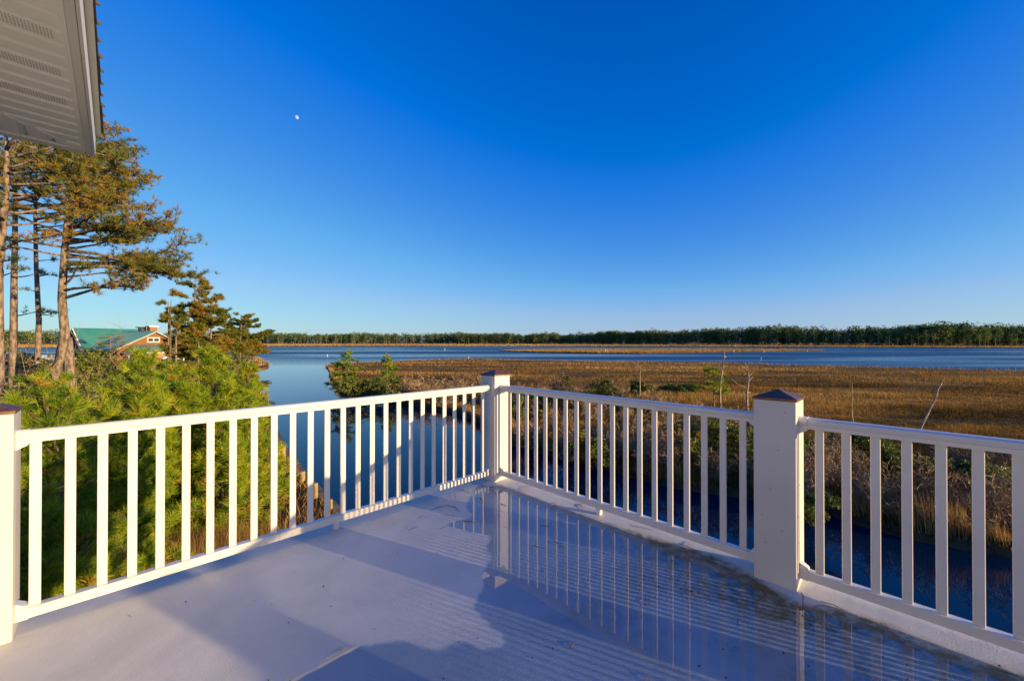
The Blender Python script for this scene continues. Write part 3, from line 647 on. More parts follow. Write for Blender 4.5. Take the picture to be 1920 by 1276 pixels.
def old_pine(name, base, trunk, r0, limbs, label, group, tuft=.17, nn_=14, wd=.018, sub=5, dens=1.0, foliage_from=.40, tone=.5, cat='pine tree', lw=1.0, broad=1.0, padw=.3, nmat='needle_old'):
    """limbs: (z, azimuth deg, length, rise); the trunk is a list of points relative to the base"""
    t = empty(name, base, label, cat, group)
    tp_ = [Vector(p) for p in trunk]; n = len(tp_)
    mb = MB()
    fine = []
    for i in range(n - 1):
        for k in range(3): fine.append(tp_[i].lerp(tp_[i + 1], k / 3) + Vector((random.gauss(0, .02), random.gauss(0, .02), 0)) * r0 * 1.5)
    fine.append(tp_[-1]); m_ = len(fine)
    mb.tube(fine, [r0 * (1.25 if i == 0 else (1 - .82 * (i / (m_ - 1)) ** 1.2)) for i in range(m_)], 10)
    mb.build('trunk', M['bark'], t, smooth=True)
    def at(z):
        for i in range(n - 1):
            if tp_[i].z <= z <= tp_[i + 1].z: return tp_[i].lerp(tp_[i + 1], (z - tp_[i].z) / (tp_[i + 1].z - tp_[i].z))
        return tp_[-1]
    cs = []; ax = []; sz = []; tn = []; cones = MB(); tw = MB()
    for (z, azd, ln, rise) in limbs:
        p = at(z); az = R(azd); nseg = 7
        lb = wander(p, (math.cos(az), math.sin(az), rise), ln, nseg, .10, .02)
        rl = (.018 + .011 * ln) * lw
        lm = MB(); lm.tube(lb, [rl * (1 - i / (nseg + 1)) + .004 for i in range(nseg + 1)], 5)
        lm.build('limb', M['bark'], t, smooth=True)
        padtone = tone + random.uniform(-.2, .25)
        ns = max(3, int(ln * 2.0 * sub / 5))
        for s_ in range(ns):
            u = foliage_from + (1 - foliage_from) * (s_ + random.random() * .8) / ns; ii = min(nseg - 1, int(u * nseg))
            q = lb[ii].lerp(lb[ii + 1], min(1, u * nseg - ii))
            a2 = az + random.choice((-1, 1)) * random.uniform(.25, 1.2)
            l2 = ln * random.uniform(.14, padw) * (1.15 - u * .5) * broad + .15
            sb = wander(q, (math.cos(a2), math.sin(a2), random.uniform(-.15, .30)), l2, 4, .16, .03)
            tw.tube(sb, [rl * .34 * (1 - i / 5) + .003 for i in range(5)], 3, False)
            nt_ = max(2, int(l2 * 7 * dens))
            for k in range(nt_):
                v = (k + 1) / nt_; jj = min(3, int(v * 4)); c = sb[jj].lerp(sb[jj + 1], min(1, v * 4 - jj))
                c = c + Vector((random.gauss(0, .10), random.gauss(0, .10), random.gauss(.03, .045)))
                cs.append(c); ax.append(Vector((random.gauss(0, .45) + math.cos(a2) * .4, random.gauss(0, .45) + math.sin(a2) * .4, 1)).normalized()); sz.append(tuft * random.uniform(.7, 1.2))
                tn.append(padtone + random.uniform(-.22, .22))
                if random.random() < .06 and tuft < .25:
                    e_ = .035; cones.tube([c - Vector((0, 0, .09)), c - Vector((0, 0, .05)), c + Vector((0, 0, .0))], [.012, e_, .01], 5)
    tw.build('twigs', M['bark_dark'], t)['kind'] = 'stuff'
    V, T = tufts(np.array([tuple(c) for c in cs]), np.array([tuple(a) for a in ax]), np.array(sz), nn_, wd, np.array(tn), 1.5, .0)
    tri_mesh('foliage', V, M[nmat], T, t)
    if cones.v: o = cones.build('cones', M['cone'], t); o['kind'] = 'stuff'
    return t
def bare_shrub(name, base, h, w, label, group, n=26, cat='shrub', thick=.006, nsub=5, tone=.5):
    t = empty(name, base, label, cat, group); mb = MB(); tris = []; tt = []
    for i in range(n):
        az = random.uniform(0, 6.28); lean = random.uniform(0, 1.0)
        p0 = Vector((random.gauss(0, w * .10), random.gauss(0, w * .10), 0))
        st = wander(p0, (math.cos(az) * lean * w / h, math.sin(az) * lean * w / h, 1), h * random.uniform(.65, 1.05), 5, .16)
        mb.tube(st, [thick * (1.6 - i_ * .26) for i_ in range(6)], 3, False)
        for s_ in range(nsub * 3):
            u = random.uniform(.25, 1) * 4.99; q = st[int(u)].lerp(st[int(u) + 1], u - int(u))
            d = Vector((random.gauss(0, 1), random.gauss(0, 1), random.gauss(.9, .6))).normalized(); l_ = h * random.uniform(.08, .24)
            sd_ = d.cross(Vector((random.gauss(0, 1), random.gauss(0, 1), 0))).normalized() * thick * .8
            e = q + d * l_; tris.append((q - sd_, q + sd_, e)); tt.append(tone + random.uniform(-.3, .3))
            for _ in range(3):
                v = random.uniform(.3, .9); q2 = q.lerp(e, v); d2 = (d + Vector((random.gauss(0, .6), random.gauss(0, .6), random.gauss(0, .6)))).normalized()
                s2 = sd_ * .7; tris.append((q2 - s2, q2 + s2, q2 + d2 * l_ * .55)); tt.append(tone + random.uniform(-.3, .3))
    mb.build('stems', M['bare'], t)['kind'] = 'stuff'
    tri_mesh('twigs', np.array([[tuple(v) for v in f] for f in tris]), M['twiggy'], tt, t)['kind'] = 'stuff'
    return t
def leaf_shrub(name, base, h, w, label, group, nleaf=900, leaf=.09, tone=.5, cat='shrub', lumps=9):
    t = empty(name, base, label, cat, group); mb = MB(); cs = []
    L_ = [(random.gauss(0, w * .28), random.gauss(0, w * .28), h * random.uniform(.3, .9), random.uniform(.16, .34) * w) for _ in range(lumps)] + [(0, 0, h * .8, w * .22), (0, 0, h * .45, w * .38)]
    for (x, y, z, r_) in L_:
        mb.tube([(x * .15, y * .15, 0), (x * .5, y * .5, z * .5), (x, y, z)], [.025 * h / 2, .016 * h / 2, .006], 4, False)
        k = max(4, int(nleaf / len(L_) / 6)); d = RNG.normal(size=(k, 3)); d /= np.linalg.norm(d, axis=1, keepdims=True); rr = RNG.uniform(.35, 1.05, (k, 1))
        cs.append(np.array([x, y, z]) + d * rr * r_ * np.array([1, 1, .75]))
    C = np.concatenate(cs); C = C[C[:, 2] > .02]
    mb.build('stems', M['bark_dark'], t)['kind'] = 'stuff'
    V, T = clumps(C, np.full(len(C), leaf * 1.25), 13, tone + RNG.uniform(-.25, .25, len(C)), .8)
    tri_mesh('leaves', V, M['leaf'], T, t)
    return t

# ------------------------------------------------------------------ young pines below the left railing
YP = 'young bushy pines growing below the left railing'
for (cx_, D, h, rd, lab, tone_) in [
    (112, 7.0, 4.92, 1.55, 'bushy young pine in front of the tall trunks, close to the sunlit left post', .50),
    (200, 9.0, 5.28, 1.7, 'young pine below the teal roofed house, its top level with the tree trunks', .56),
    (300, 12.2, 4.45, 1.7, 'young pine hiding the foot of the orange house wall', .50),
    (345, 11.2, 4.85, 1.6, 'tallest bright young pine in the middle of the clump', .58),
    (405, 12.2, 5.25, 1.7, 'young pine right of the clump top, against the water', .52),
    (435, 13.2, 4.65, 1.5, 'rounded young pine at the water side of the clump', .56),
    (455, 14.2, 4.1, 1.5, 'low young pine by the seawall, seen between the balusters', .55),
    (55, 5.6, 3.9, 1.25, 'shaded young pine right behind the first balusters of the left railing', .62),  # needle tint lightened to offset the shade the deck casts here
    (225, 7.6, 3.7, 1.25, 'lower young pine behind the third and fourth balusters', .52),
    (150, 6.0, 2.9, 1.1, 'small shaded young pine low behind the second baluster', .66),  # lighter tint again, standing in for light that the deck blocks
    (492, 12.8, 2.2, 1.1, 'small young pine at the foot of the pilings', .6),
    (420, 10.8, 3.2, 1.2, 'young pine rising behind the patch of brown grass', .55),
    (455, 11.4, 2.2, 1.1, 'knee-high yellow green pine at the end of the grass patch', .62)]:
    young_pine('young_pine', ((cx_ - 960) / F * D, D, .95), h, rd, lab, YP, tone_, tuft=.23 if D < 9 else .26, nn_=52 if D < 9 else 40, wd=.009 if D < 9 else .013, dens=.88 if D < 9 else .82)

# ------------------------------------------------------------------ tall wind-swept pines at the left
TP = 'tall loblolly pines on the left'
def sweep(z0, z1, n, lo, hi, reach, az=(-35, 35), rise=(.0, .3)):
    out = []
    for i in range(n):
        z = z0 + (z1 - z0) * (i + random.random() * .7) / n
        out.append((z, random.uniform(*az), reach(z) * random.uniform(lo, hi), random.uniform(*rise)))
    return out
D0 = 17.0; s_ = D0 / F
bx = (100 - 960) * s_
def tz(y): return 6.5 - (y - HZ) * s_ - .95
trunk = [(0,0,0), (0,0,2.0), ((108-100)*s_,0,tz(690)), ((122-100)*s_,0,tz(630)), ((116-100)*s_,0,tz(560)), ((120-100)*s_,0,tz(480)), ((127-100)*s_,0,tz(400)), ((130-100)*s_,0,tz(330)), ((140-100)*s_,0,tz(262)), ((150-100)*s_,0,tz(235))]
reach = lambda z: 1.6 + (tz(235) - z) * .55 if z > tz(470) else 3.6
limbs = sweep(tz(500), tz(245), 34, .70, 1.15, reach, (-38, 38), (-.03, .22)) + sweep(tz(480), tz(250), 18, .5, .9, reach, (50, 310), (.0, .3))
limbs += [(tz(560), 4, 4.2, .26), (tz(535), -8, 2.6, .34), (tz(505), 6, 4.5, .08), (tz(470), -5, 5.0, .06), (tz(490), 12, 4.7, .02), (tz(440), -12, 4.0, .10), (tz(545), -14, 4.0, .18), (tz(520), 30, 2.6, .2)]
old_pine('tall_pine', (bx, D0, .95), trunk, .195, limbs, 'tall leaning pine whose long limbs sweep right over the water under the roof corner', TP, tuft=.24, nn_=18, wd=.019, dens=1.05, sub=10, foliage_from=.42, tone=.52)
# leftmost pine at the very frame edge
D1 = 13.0; s1 = D1 / F; tz1 = lambda y: 6.5 - (y - HZ) * s1 - .95
trunk = [(0,0,0), (-.05,0,tz1(760)), ((-6)*s1,0,tz1(640)), ((-4)*s1,0,tz1(540)), ((2)*s1,0,tz1(450)), ((10)*s1,0,tz1(380)), ((12)*s1,0,tz1(300)), ((12)*s1,0,tz1(240))]
old_pine('tall_pine', ((0 - 960) * s1, D1, .95), trunk, .175, sweep(tz1(430), tz1(240), 12, .7, 1.1, lambda z: 2.6, (-50, 60), (.05, .35)) + sweep(tz1(430), tz1(240), 8, .5, 1, lambda z: 2.2, (60, 300)) + [(tz1(470), -8, 2.2, .15), (tz1(520), 10, .7, .4), (tz1(492), 5, .8, .3)],
   'tall pine cut by the left edge of the photo', TP, tuft=.24, nn_=18, wd=.019, dens=1.05, sub=10, foliage_from=.5, tone=.55)
D2 = 19.0; s2 = D2 / F; tz2 = lambda y: 6.5 - (y - HZ) * s2 - .95
trunk = [(0,0,0), (0,0,tz2(700)), ((2)*s2,0,tz2(560)), ((4)*s2,0,tz2(420)), ((6)*s2,0,tz2(300)), ((10)*s2,0,tz2(230))]
old_pine('tall_pine', ((24 - 960) * s2, D2, .95), trunk, .16, sweep(tz2(400), tz2(240), 16, .7, 1.1, lambda z: 3.4, (-60, 60), (.0, .3)) + sweep(tz2(400), tz2(240), 8, .5, 1, lambda z: 2.5, (60, 300)) + [(tz2(520), 5, 1.2, .3), (tz2(592), 0, 1.1, .02)],
   'straight tall pine second from the left edge of the photo', TP, tuft=.24, nn_=18, wd=.019, dens=1.05, sub=10, foliage_from=.45, tone=.5)
D3 = 21.0; s3 = D3 / F; tz3 = lambda y: 6.5 - (y - HZ) * s3 - .95
trunk = [(0,0,0), (-2*s3,0,tz3(690)), (1*s3,0,tz3(600)), (-4*s3,0,tz3(500)), (-6*s3,0,tz3(400)), (-4*s3,0,tz3(300)), (4*s3,0,tz3(250))]
old_pine('tall_pine', ((72 - 960) * s3, D3, .95), trunk, .135, sweep(tz3(440), tz3(255), 16, .7, 1.1, lambda z: 3.6, (-60, 50), (.0, .3)) + sweep(tz3(440), tz3(255), 8, .5, 1, lambda z: 2.5, (60, 300)) + [(tz3(490), 8, .9, .4), (tz3(520), 0, .8, .4), (tz3(548), 180, .8, .5), (tz3(590), 2, 1.2, .1)],
   'slender tall pine with dead stubs between the straight pine and the leaning pine', TP, tuft=.24, nn_=18, wd=.019, dens=1.05, sub=10, foliage_from=.5, tone=.48)
D4 = 18.2; s4 = D4 / F; tz4 = lambda y: 6.5 - (y - HZ) * s4 - .95
t = empty('dead_tree', ((132 - 960) * s4, D4, .95), 'short broken trunk standing against the right side of the leaning pine', 'tree')
mb = MB(); mb.tube([(0,0,0),(0,0,tz4(720)),(-.05,0,tz4(670)),(-.08,0,tz4(632))], [.24,.2,.17,.12], 9); mb.build('trunk', M['bark'], t, smooth=True)
for (cx_, D, h, w_, lab) in [(30, 11.0, 4.9, 2.2, 'bare grey tree with forked branches in front of the leftmost trunk'), (60, 12, 5.2, 2.0, 'bare pale sapling between the second and third tall trunks'), (185, 22, 6.8, 2.6, 'fine leafless tree rising behind the leaning pine beside the teal roof'), (28, 24, 6.4, 3, 'leafless tree behind the straight pine at the left edge'), (80, 20, 4.8, 2.4, 'leafless bush behind the slender pine')]:
    bare_shrub('bare_tree', ((cx_ - 960) / F * D, D, .95), h, w_, lab, 'leafless trees among the left trunks', n=9, cat='tree', thick=.011, nsub=6, tone=.55)
for (cx_, D, h, w_, lab, tn_) in [(30, 15.5, 4.3, 3.2, 'dark evergreen bush at the left edge under the trunks', .35), (90, 20.5, 4.9, 3.4, 'dark undergrowth bush between the slender and the leaning pine', .3), (165, 21, 5.3, 3.2, 'evergreen bush behind the foot of the leaning pine', .45), (-20, 21, 5.6, 4, 'dark bush outside the left edge behind the trunks', .3), (10, 10.5, 3.9, 2.0, 'yellow green bush at the left edge just above the post', .6)]:
    leaf_shrub('undergrowth_bush', ((cx_ - 960) / F * D, D, .95), h, w_, lab, 'bushes under the tall pines', nleaf=2600, leaf=.11, tone=tn_, lumps=14)
# thin yellowish pine in front of the left end of the far house
old_pine('small_pine', ((205 - 960) / F * 26, 26, .95), [(0,0,0),(0,0,3),(.1,0,5.9)], .07, sweep(2.6, 5.8, 22, .5, 1.1, lambda z: .5 + (5.9 - z) * .8, (0, 360), (.05, .3)), 'thin yellowish pine in front of the left part of the teal roof', None, tuft=.2, nn_=14, wd=.02, dens=.8, foliage_from=.2, tone=.62)

# ------------------------------------------------------------------ pines on the point at mid distance
MP = 'pines on the point beyond the house'
def point_pine(cx_, D, ytop, wpx, lab, lean=0, zlow=.3, tone=.5, n=26, base=.95, tf=.34, asym=1.0, nn_=12):
    sc_ = D / F; h = 6.5 + (HZ - ytop) * sc_ - base; w_ = wpx / 2 * sc_
    trunk = [(0,0,0), (lean*.3,0,h*.35), (lean*.7,0,h*.7), (lean,0,h)]
    lim = []
    for i in range(n):
        f = zlow + (1 - zlow) * (i + random.random()) / n
        lim.append((h * f, random.uniform(0, 360), w_ * (1.15 - f ** 1.6) * random.uniform(.6, 1.1) + .3, random.uniform(-.02, .28)))
    lim = [(z, a, l * (asym if abs(((a + 180) % 360) - 180) < 80 else 1), r) for z, a, l, r in lim]
    return old_pine('point_pine', ((cx_ - 960) * sc_, D, base), trunk, .16, lim, lab, MP, tuft=.50, nn_=22, wd=.075 * D / 60, sub=9, dens=1.2, foliage_from=.25, tone=tone, padw=.42, lw=1.3)
point_pine(362, 56, 510, 116, 'tallest pine on the point with open flat layers at its top', .3, .45, .45, 22)
point_pine(394, 54, 555, 122, 'dense layered pine with bronze needles on the point, right of the tallest', .2, .28, .55, 34, asym=1.15)
point_pine(316, 50, 566, 96, 'flat topped pine standing over the right end of the teal roof', 0, .7, .5, 10)
point_pine(340, 60, 585, 60, 'thin pine with scattered tufts between the flat topped pine and the dense one', 0, .55, .45, 12)
point_pine(450, 95, 588, 104, 'smaller pine with tiered limbs leaning over the water at the end of the point', .3, .18, .5, 26, asym=1.25)
point_pine(330, 50, 600, 50, 'small pine behind the flat topped one', 0, .4, .45, 12)
point_pine(415, 90, 622, 70, 'low spreading pine at the water edge of the point', 0, .1, .55, 16)
point_pine(372, 50, 640, 70, 'low bronze pine in front of the trunks of the point', 0, .15, .6, 16)
# dead spar among them
t = empty('dead_spar', ((319 - 960) / F * 49, 49, .95), 'dark dead spar rising thinly above the right end of the teal roof', 'tree')
mb = MB(); hh = 6.5 + (HZ - 562) * 49 / F - .95; mb.tube([(0,0,0),(.02,0,hh*.5),(0,0,hh*.85),(.12,0,hh)], [.13,.10,.06,.02], 6); mb.build('trunk', M['bark_dark'], t)
# shoreline bushes of the point
for (cx_, D, h, w_, lab) in [(350, 58, 5.0, 5, 'brown and green bush at the foot of the tallest point pine'), (395, 62, 4.6, 6, 'bush at the foot of the dense point pine'), (430, 80, 3.2, 7, 'low bush on the shore of the point')]:
    leaf_shrub('shore_bush', ((cx_ - 960) / F * D, D, .9), h, w_, lab, 'bushes on the point', nleaf=1500, leaf=.22, tone=.5, lumps=12)

# ------------------------------------------------------------------ neighbouring house with the teal roof
fh = empty('shingled_house', (-69.6, 78, .95), 'brown cedar house with a teal metal roof and white trim among the pines', 'house')
r_ = Vector((-.9, .43, 0)).normalized(); nrm = -r_; mside = Vector((r_.y, -r_.x, 0)); mside = -mside if mside.y > 0 else mside   # mside faces the camera side
fh.matrix_world = Matrix.Translation((-69.6, 78, .95)) @ Matrix(((nrm.x, mside.x, 0, 0), (nrm.y, mside.y, 0, 0), (0, 0, 1, 0), (0, 0, 0, 1)))
# local: +x out of the gable, +y towards the camera side
def quad_part(name, pts, mat_, th=(0,0,.12), parent=fh):
    mb = MB(); a = [Vector(p) for p in pts]; tv = Vector(th); n_ = len(a)
    mb.add(a + [p + tv for p in a], [tuple(range(n_)), tuple(range(n_, 2 * n_))[::-1]] + [(i, i + n_, (i + 1) % n_ + n_, (i + 1) % n_) for i in range(n_)])
    return mb.build(name, mat_, parent)
HA = 7.35; HE = 4.0; HWD = 6.0
mb = MB(); mb.prism([(-5.6, 0), (5.6, 0), (5.6, HE + .1), (0, HA - .15), (-5.6, HE + .1)], (-17, 0, 0), (0, 0, 0), (0, 1, 0)); mb.build('gable_wall', M['cedar_dark'], fh)
mb = MB(); mb.prism([(-HWD - .3, HE - .25), (-HWD - .3, HE - .05), (0, HA + .2), (HWD + .3, HE - .05), (HWD + .3, HE - .25), (0, HA)], (-17.3, 0, 0), (.5, 0, 0), (0, 1, 0)); roof = mb.build('roof', M['roof_teal'], fh)
for k in range(20):       # standing seams on the visible slope
    x = -17 + k * .9; mb = MB(); mb.bar((x, .05, HA + .22), (x, HWD + .25, HE - .02), .05, .05); mb.build('roof_seam', M['roof_teal'], roof)
mb = MB(); mb.bar((.53, 0, HA + .02), (.53, HWD + .35, HE - .2), .06, .32, (1,0,0)); mb.bar((.53, 0, HA + .02), (.53, -HWD - .35, HE - .2), .06, .32, (1,0,0)); mb.build('rake_trim', M['trim'], fh)
def window(x, y, z, w_, h_, face='x', parent=fh, panes=2):
    mb = MB()
    if face == 'x': mb.box(x, x + .08, y - w_ / 2, y + w_ / 2, z, z + h_)
    else: mb.box(x - w_ / 2, x + w_ / 2, y, y + .08, z, z + h_)
    f_ = mb.build('window', M['trim'], parent)
    pw = (w_ - .16 * (panes + 1)) / panes
    for i in range(panes):
        a0 = -w_ / 2 + .16 + i * (pw + .16); mb = MB()
        if face == 'x': mb.box(x + .082, x + .10, y + a0, y + a0 + pw, z + .16, z + h_ - .16)
        else: mb.box(x + a0, x + a0 + pw, y + .082, y + .10, z + .16, z + h_ - .16)
        mb.build('pane', M['glass'], f_)
window(.0, .2, 5.35, 2.0, .95, panes=2)
# lower front wing under a low roof, sunlit cedar wall
mb = MB(); mb.box(.01, 3.6, -4.6, 4.6, 0, 3.45); mb.build('front_wall', M['cedar'], fh)
quad_part('lower_roof', [(.1, 3.4, 4.75), (4.2, 5.1, 3.45), (4.2, -5.1, 3.45), (.1, -3.4, 4.75)], M['roof_teal'])
quad_part('lower_roof_side', [(.1, 3.4, 4.75), (.1, 5.1, 3.42), (4.2, 5.1, 3.45)], M['roof_teal'], (0, 0, .1))
mb = MB(); mb.bar((4.22, 5.15, 3.42), (4.22, -5.15, 3.42), .08, .22); mb.bar((.1, 5.12, 3.42), (4.22, 5.12, 3.42), .08, .22); mb.build('eave_trim', M['trim'], fh)
window(1.6, 4.6, 1.6, .9, 1.3, 'y', panes=1); window(3.6, 2.6, .2, 1.6, 1.0, 'x', panes=1)
# porch gable
mb = MB(); mb.prism([(-2.4, 0), (2.2, 0), (2.2, 2.55), (0, 3.1), (-2.4, 2.45)], (3.61, -1.6, 0), (5.4, -1.6, 0), (0, 1, 0)); mb.build('porch_wall', M['cedar_dark'], fh)
mb = MB(); mb.prism([(-2.9, 2.25), (-2.9, 2.45), (0, 3.4), (2.8, 2.45), (2.8, 2.25), (0, 3.15)], (3.61, -1.6, 0), (5.8, -1.6, 0), (0, 1, 0)); mb.build('porch_roof', M['trim'], fh)
mb = MB(); mb.box(5.5, 5.7, .7, .95, 0, 2.6); mb.box(5.5, 5.7, -4.1, -3.85, 0, 2.6); mb.build('porch_post', M['trim'], fh)
window(5.4, -1.0, 1.0, 1.7, 1.25, 'x', panes=1); window(5.4, -2.9, 1.0, 1.4, 1.35, 'x', panes=1)
# wing at the far left with its own gable towards the camera
mb = MB(); mb.prism([(-4, 0), (4, 0), (4, 3.9), (0, 7.7), (-4, 3.9)], (-15.5, -5, 0), (-15.5, 5.8, 0), (1, 0, 0)); mb.build('wing_wall', M['cedar_dark'], fh)
mb = MB(); mb.prism([(-4.7, 3.35), (-4.7, 3.6), (0, 8.2), (4.7, 3.6), (4.7, 3.35), (0, 7.95)], (-15.5, -5.5, 0), (-15.5, 6.5, 0), (1, 0, 0)); mb.build('wing_roof', M['roof_teal'], fh)
mb = MB(); mb.bar((-15.5, 6.53, 8.05), (-20.2, 6.53, 3.45), .06, .3, (0,1,0)); mb.bar((-15.5, 6.53, 8.05), (-10.8, 6.53, 3.45), .06, .3, (0,1,0)); mb.build('wing_trim', M['trim'], fh)
window(-16.8, 5.8, 3.4, 1.1, 1.9, 'y', panes=1); window(-14.4, 5.8, 3.4, 1.1, 1.9, 'y', panes=1); window(-12.6, 5.8, 3.2, .8, 1.2, 'y', panes=1); window(-14.5, 5.6, 2.2, 1.2, 1.4, 'y', panes=1)
quad_part('skylight_panel', [(-9.6, 2.7, 6.02), (-5.4, 2.7, 6.02), (-5.4, 4.6, 4.98), (-9.6, 4.6, 4.98)], M['panel'], (0, 0, .14))
mb = MB(); mb.box(-6.4, -5.2, -2.6, -1.4, 5.2, 8.5); ch = mb.build('chimney', M['brick'], fh)
mb = MB(); mb.box(-6.6, -5.0, -2.8, -1.2, 8.5, 8.72); mb.build('chimney_cap', M['trim'], ch)
mb = MB(); mb.box(-8.8, -7.4, -2.2, -.9, 6.0, 8.3); mb.box(-9.1, -7.1, -2.5, -.6, 8.3, 8.5); mb.build('cupola', M['panel'], fh)
mb = MB(); mb.tube([(-2.4, .3, 7.2), (-2.4, .3, 8.5)], [.07, .07], 6); mb.build('vent_pipe', M['panel'], fh)
# white stair rail and dock beside the house, and the slatted fence by the water
def picket_fence(name, p0, p1, z0, h, n, label, group=None, mat_=None, rot=(0,0,0)):
    t = empty(name, (p0[0], p0[1], z0), label, 'fence', group); d = Vector((p1[0] - p0[0], p1[1] - p0[1], 0))
    mb = MB(); mb.bar((0,0,h * .82), d + Vector((0,0,h * .82)), .05, .12); mb.bar((0,0,h * .2), d + Vector((0,0,h * .2)), .05, .12); mb.build('rail', mat_, t)
    first = None
    for i in range(n):
        if first is None: mb = MB(); mb.box(-.07, .07, -.07, .07, -.4, h); o = mb.build('picket', mat_, t); first = o.data
        else: o = bpy.data.objects.new('picket', first); link(o); o.parent = t
        o.location = d * (i / (n - 1))
    return t
picket_fence('picket_fence', (-47.6, 72.5), (-45.4, 68.6), .9, 2.0, 8, 'short pale picket fence at the water edge beyond the young pines', None, M['pile'])
picket_fence('stair_railing', (-54.8, 70), (-52.0, 68.0), 3.0, 1.5, 9, 'white stair railing at the right end of the teal roofed house', None, M['trim'])

# ------------------------------------------------------------------ seawall and pilings
wl = empty('seawall', (-9.3, 17.2, 0), 'low timber seawall with a plank cap along the left bank', 'seawall')
bpts = [(-18,29.2),(-11.6,20.2),(-9.3,17.2),(-6.7,14),(-4.6,11.6),(-1,8.6)]
for i in range(len(bpts) - 1):
    a = Vector((bpts[i][0] + 9.3 + .12, bpts[i][1] - 17.2 + .10, 0)); c = Vector((bpts[i + 1][0] + 9.3 + .12, bpts[i + 1][1] - 17.2 + .10, 0)); n_ = max(1, int((c - a).length / .26))
    first = None; dd = (c - a).normalized(); ang = math.atan2(dd.y, dd.x)
    for k in range(n_):
        p = a.lerp(c, (k + .5) / n_)
        if first is None: mb = MB(); mb.box(-.124, .124, -.03, .03, -.6, .93); o = mb.build('sheet_plank', M['plank'], wl); first = o.data
        else: o = bpy.data.objects.new('sheet_plank', first); link(o); o.parent = wl
        o.location = (p.x, p.y, random.uniform(-.02, .02)); o.rotation_euler = (0, 0, ang)
    mb = MB(); mb.bar(a + Vector((0, 0, .98)), c + Vector((0, 0, .98)), .30, .06); mb.build('cap_plank', M['plank'], wl)
PL_ = [(531, 838, 905, 'leftmost piling half hidden by the young pines'), (566, 885, 948, 'thick sunlit piling standing by the seawall'), (591, 907, 985, 'thinner piling with a greenish top in the water'), (620, 938, 1010, 'short piling nearest to the deck, seen behind a baluster')]
first = None
for (x_, yt, yb, lab) in PL_:
    D = 4881 / (yb - HZ); X = (x_ - 960) / F * D; zt = 6.5 - (yt - HZ) * D / F
    rr = {531: .10, 566: .115, 591: .085, 620: .055}[x_]
    t = empty('piling', (X, D, 0), lab, 'piling', 'timber pilings along the seawall')
    mb = MB(); mb.tube([(0,0,-.8),(0,0,zt*.5),(.01,0,zt)], [rr*1.05, rr, rr*.96], 12); mb.build('pile_shaft', M['pile'], t, smooth=False)
    mb = MB(); mb.tube([(0.01,0,zt),(.01,0,zt+.04)], [rr*.97, rr*.8], 12); mb.build('pile_top', M['pile_top'], t)

# ------------------------------------------------------------------ grasses
def blades(X, Y, Z, h, w, tint, lean=.35, bias=(-.15, .05)):
    n = len(X); az = RNG.uniform(0, 6.283, n); sx = np.cos(az) * w / 2; sy = np.sin(az) * w / 2
    lx = RNG.normal(bias[0], lean, n) * h; ly = RNG.normal(bias[1], lean, n) * h
    V = np.stack([np.stack([X - sx, Y - sy, Z], 1), np.stack([X + sx, Y + sy, Z], 1), np.stack([X + lx, Y + ly, Z + h], 1)], 1)
    return V
def scatter(poly, n, dmin, dmax, tlo, thi, power=1.0):
    u = RNG.uniform(0, 1, n); D = 1 / (1 / dmax + (1 / dmin - 1 / dmax) * u ** power)
    T = RNG.uniform(tlo, thi, n); X = T * D; k = inside(X, D, poly); return X[k], D[k]
X, Y = scatter(MARSH, 640000, 11.5, 135, -.65, 1.55, 1.15)
hn = fnoise(X * .10 + 3, Y * .22, 11); tn = fnoise(X * .05 + 9, Y * .12, 21); fn = fnoise(X * .8, Y * .8, 31); pn = fnoise(X * .035, Y * .33, 41, 4)
dk = np.clip((fnoise(X * .09, Y * .30, 91, 4) - .53) * 5, 0, 1); ol = np.clip((fnoise(X * .06 + 5, Y * .16, 95, 4) - .52) * 4, 0, 1)
h = (.16 + .50 * np.clip((hn - .32) * 2.0, 0, 1) + .35 * np.clip((pn - .5) * 3, 0, 1)) * RNG.uniform(.7, 1.15, len(X)) * np.where(Y < 30, 1, .9) * (1 - .45 * dk)
tint = np.clip(.12 + .8 * (tn - .2) + .22 * (fn - .5) + .75 * (pn - .5) + RNG.normal(0, .06, len(X)), 0, 1)
tint = np.clip(tint * 1.0 - .28 * dk - .10 * ol, 0, 1)
V = blades(X, Y, np.full(len(X), .30), h, .011 + Y * .0009, tint, .30)
o = tri_mesh('marsh_grass', V, M['grass'], tint); tag(o, 'brown winter marsh grass covering the marsh flat', None, None, 'stuff')
# reeds along the water edge of the near channel
ed = near_edge[:22]; RX = []; RY = []
for i in range(len(ed) - 1):
    a = np.array(ed[i]); c = np.array(ed[i + 1]); Ln = np.hypot(*(c - a)); n_ = int(Ln * 420 * min(1, 20 / max(12, a[1])))
    u = RNG.uniform(0, 1, n_)[:, None]; p = a + (c - a) * u; nv_ = np.array([-(c - a)[1], (c - a)[0]]) / Ln
    off = np.abs(RNG.normal(0, .55, n_)) - .12
    q1 = p + nv_ * off[:, None]; q2 = p - nv_ * off[:, None]
    k1 = inside(q1[:, 0], q1[:, 1], MARSH)
    q = np.where(k1[:, None], q1, q2); RX.append(q[:, 0]); RY.append(q[:, 1])
X = np.concatenate(RX); Y = np.concatenate(RY)
cl = fnoise(X * .7, Y * .7, 77, 3); keep = cl > .40 - .1 * (Y < 20); X, Y, cl = X[keep], Y[keep], cl[keep]
h = (.5 + 1.3 * np.clip((cl - .38) * 3, 0, 1)) * RNG.uniform(.6, 1.1, len(X)) * np.where(Y > 30, .75, 1)
V = blades(X, Y, np.full(len(X), .05), h, .014 + Y * .0009, None, .10)
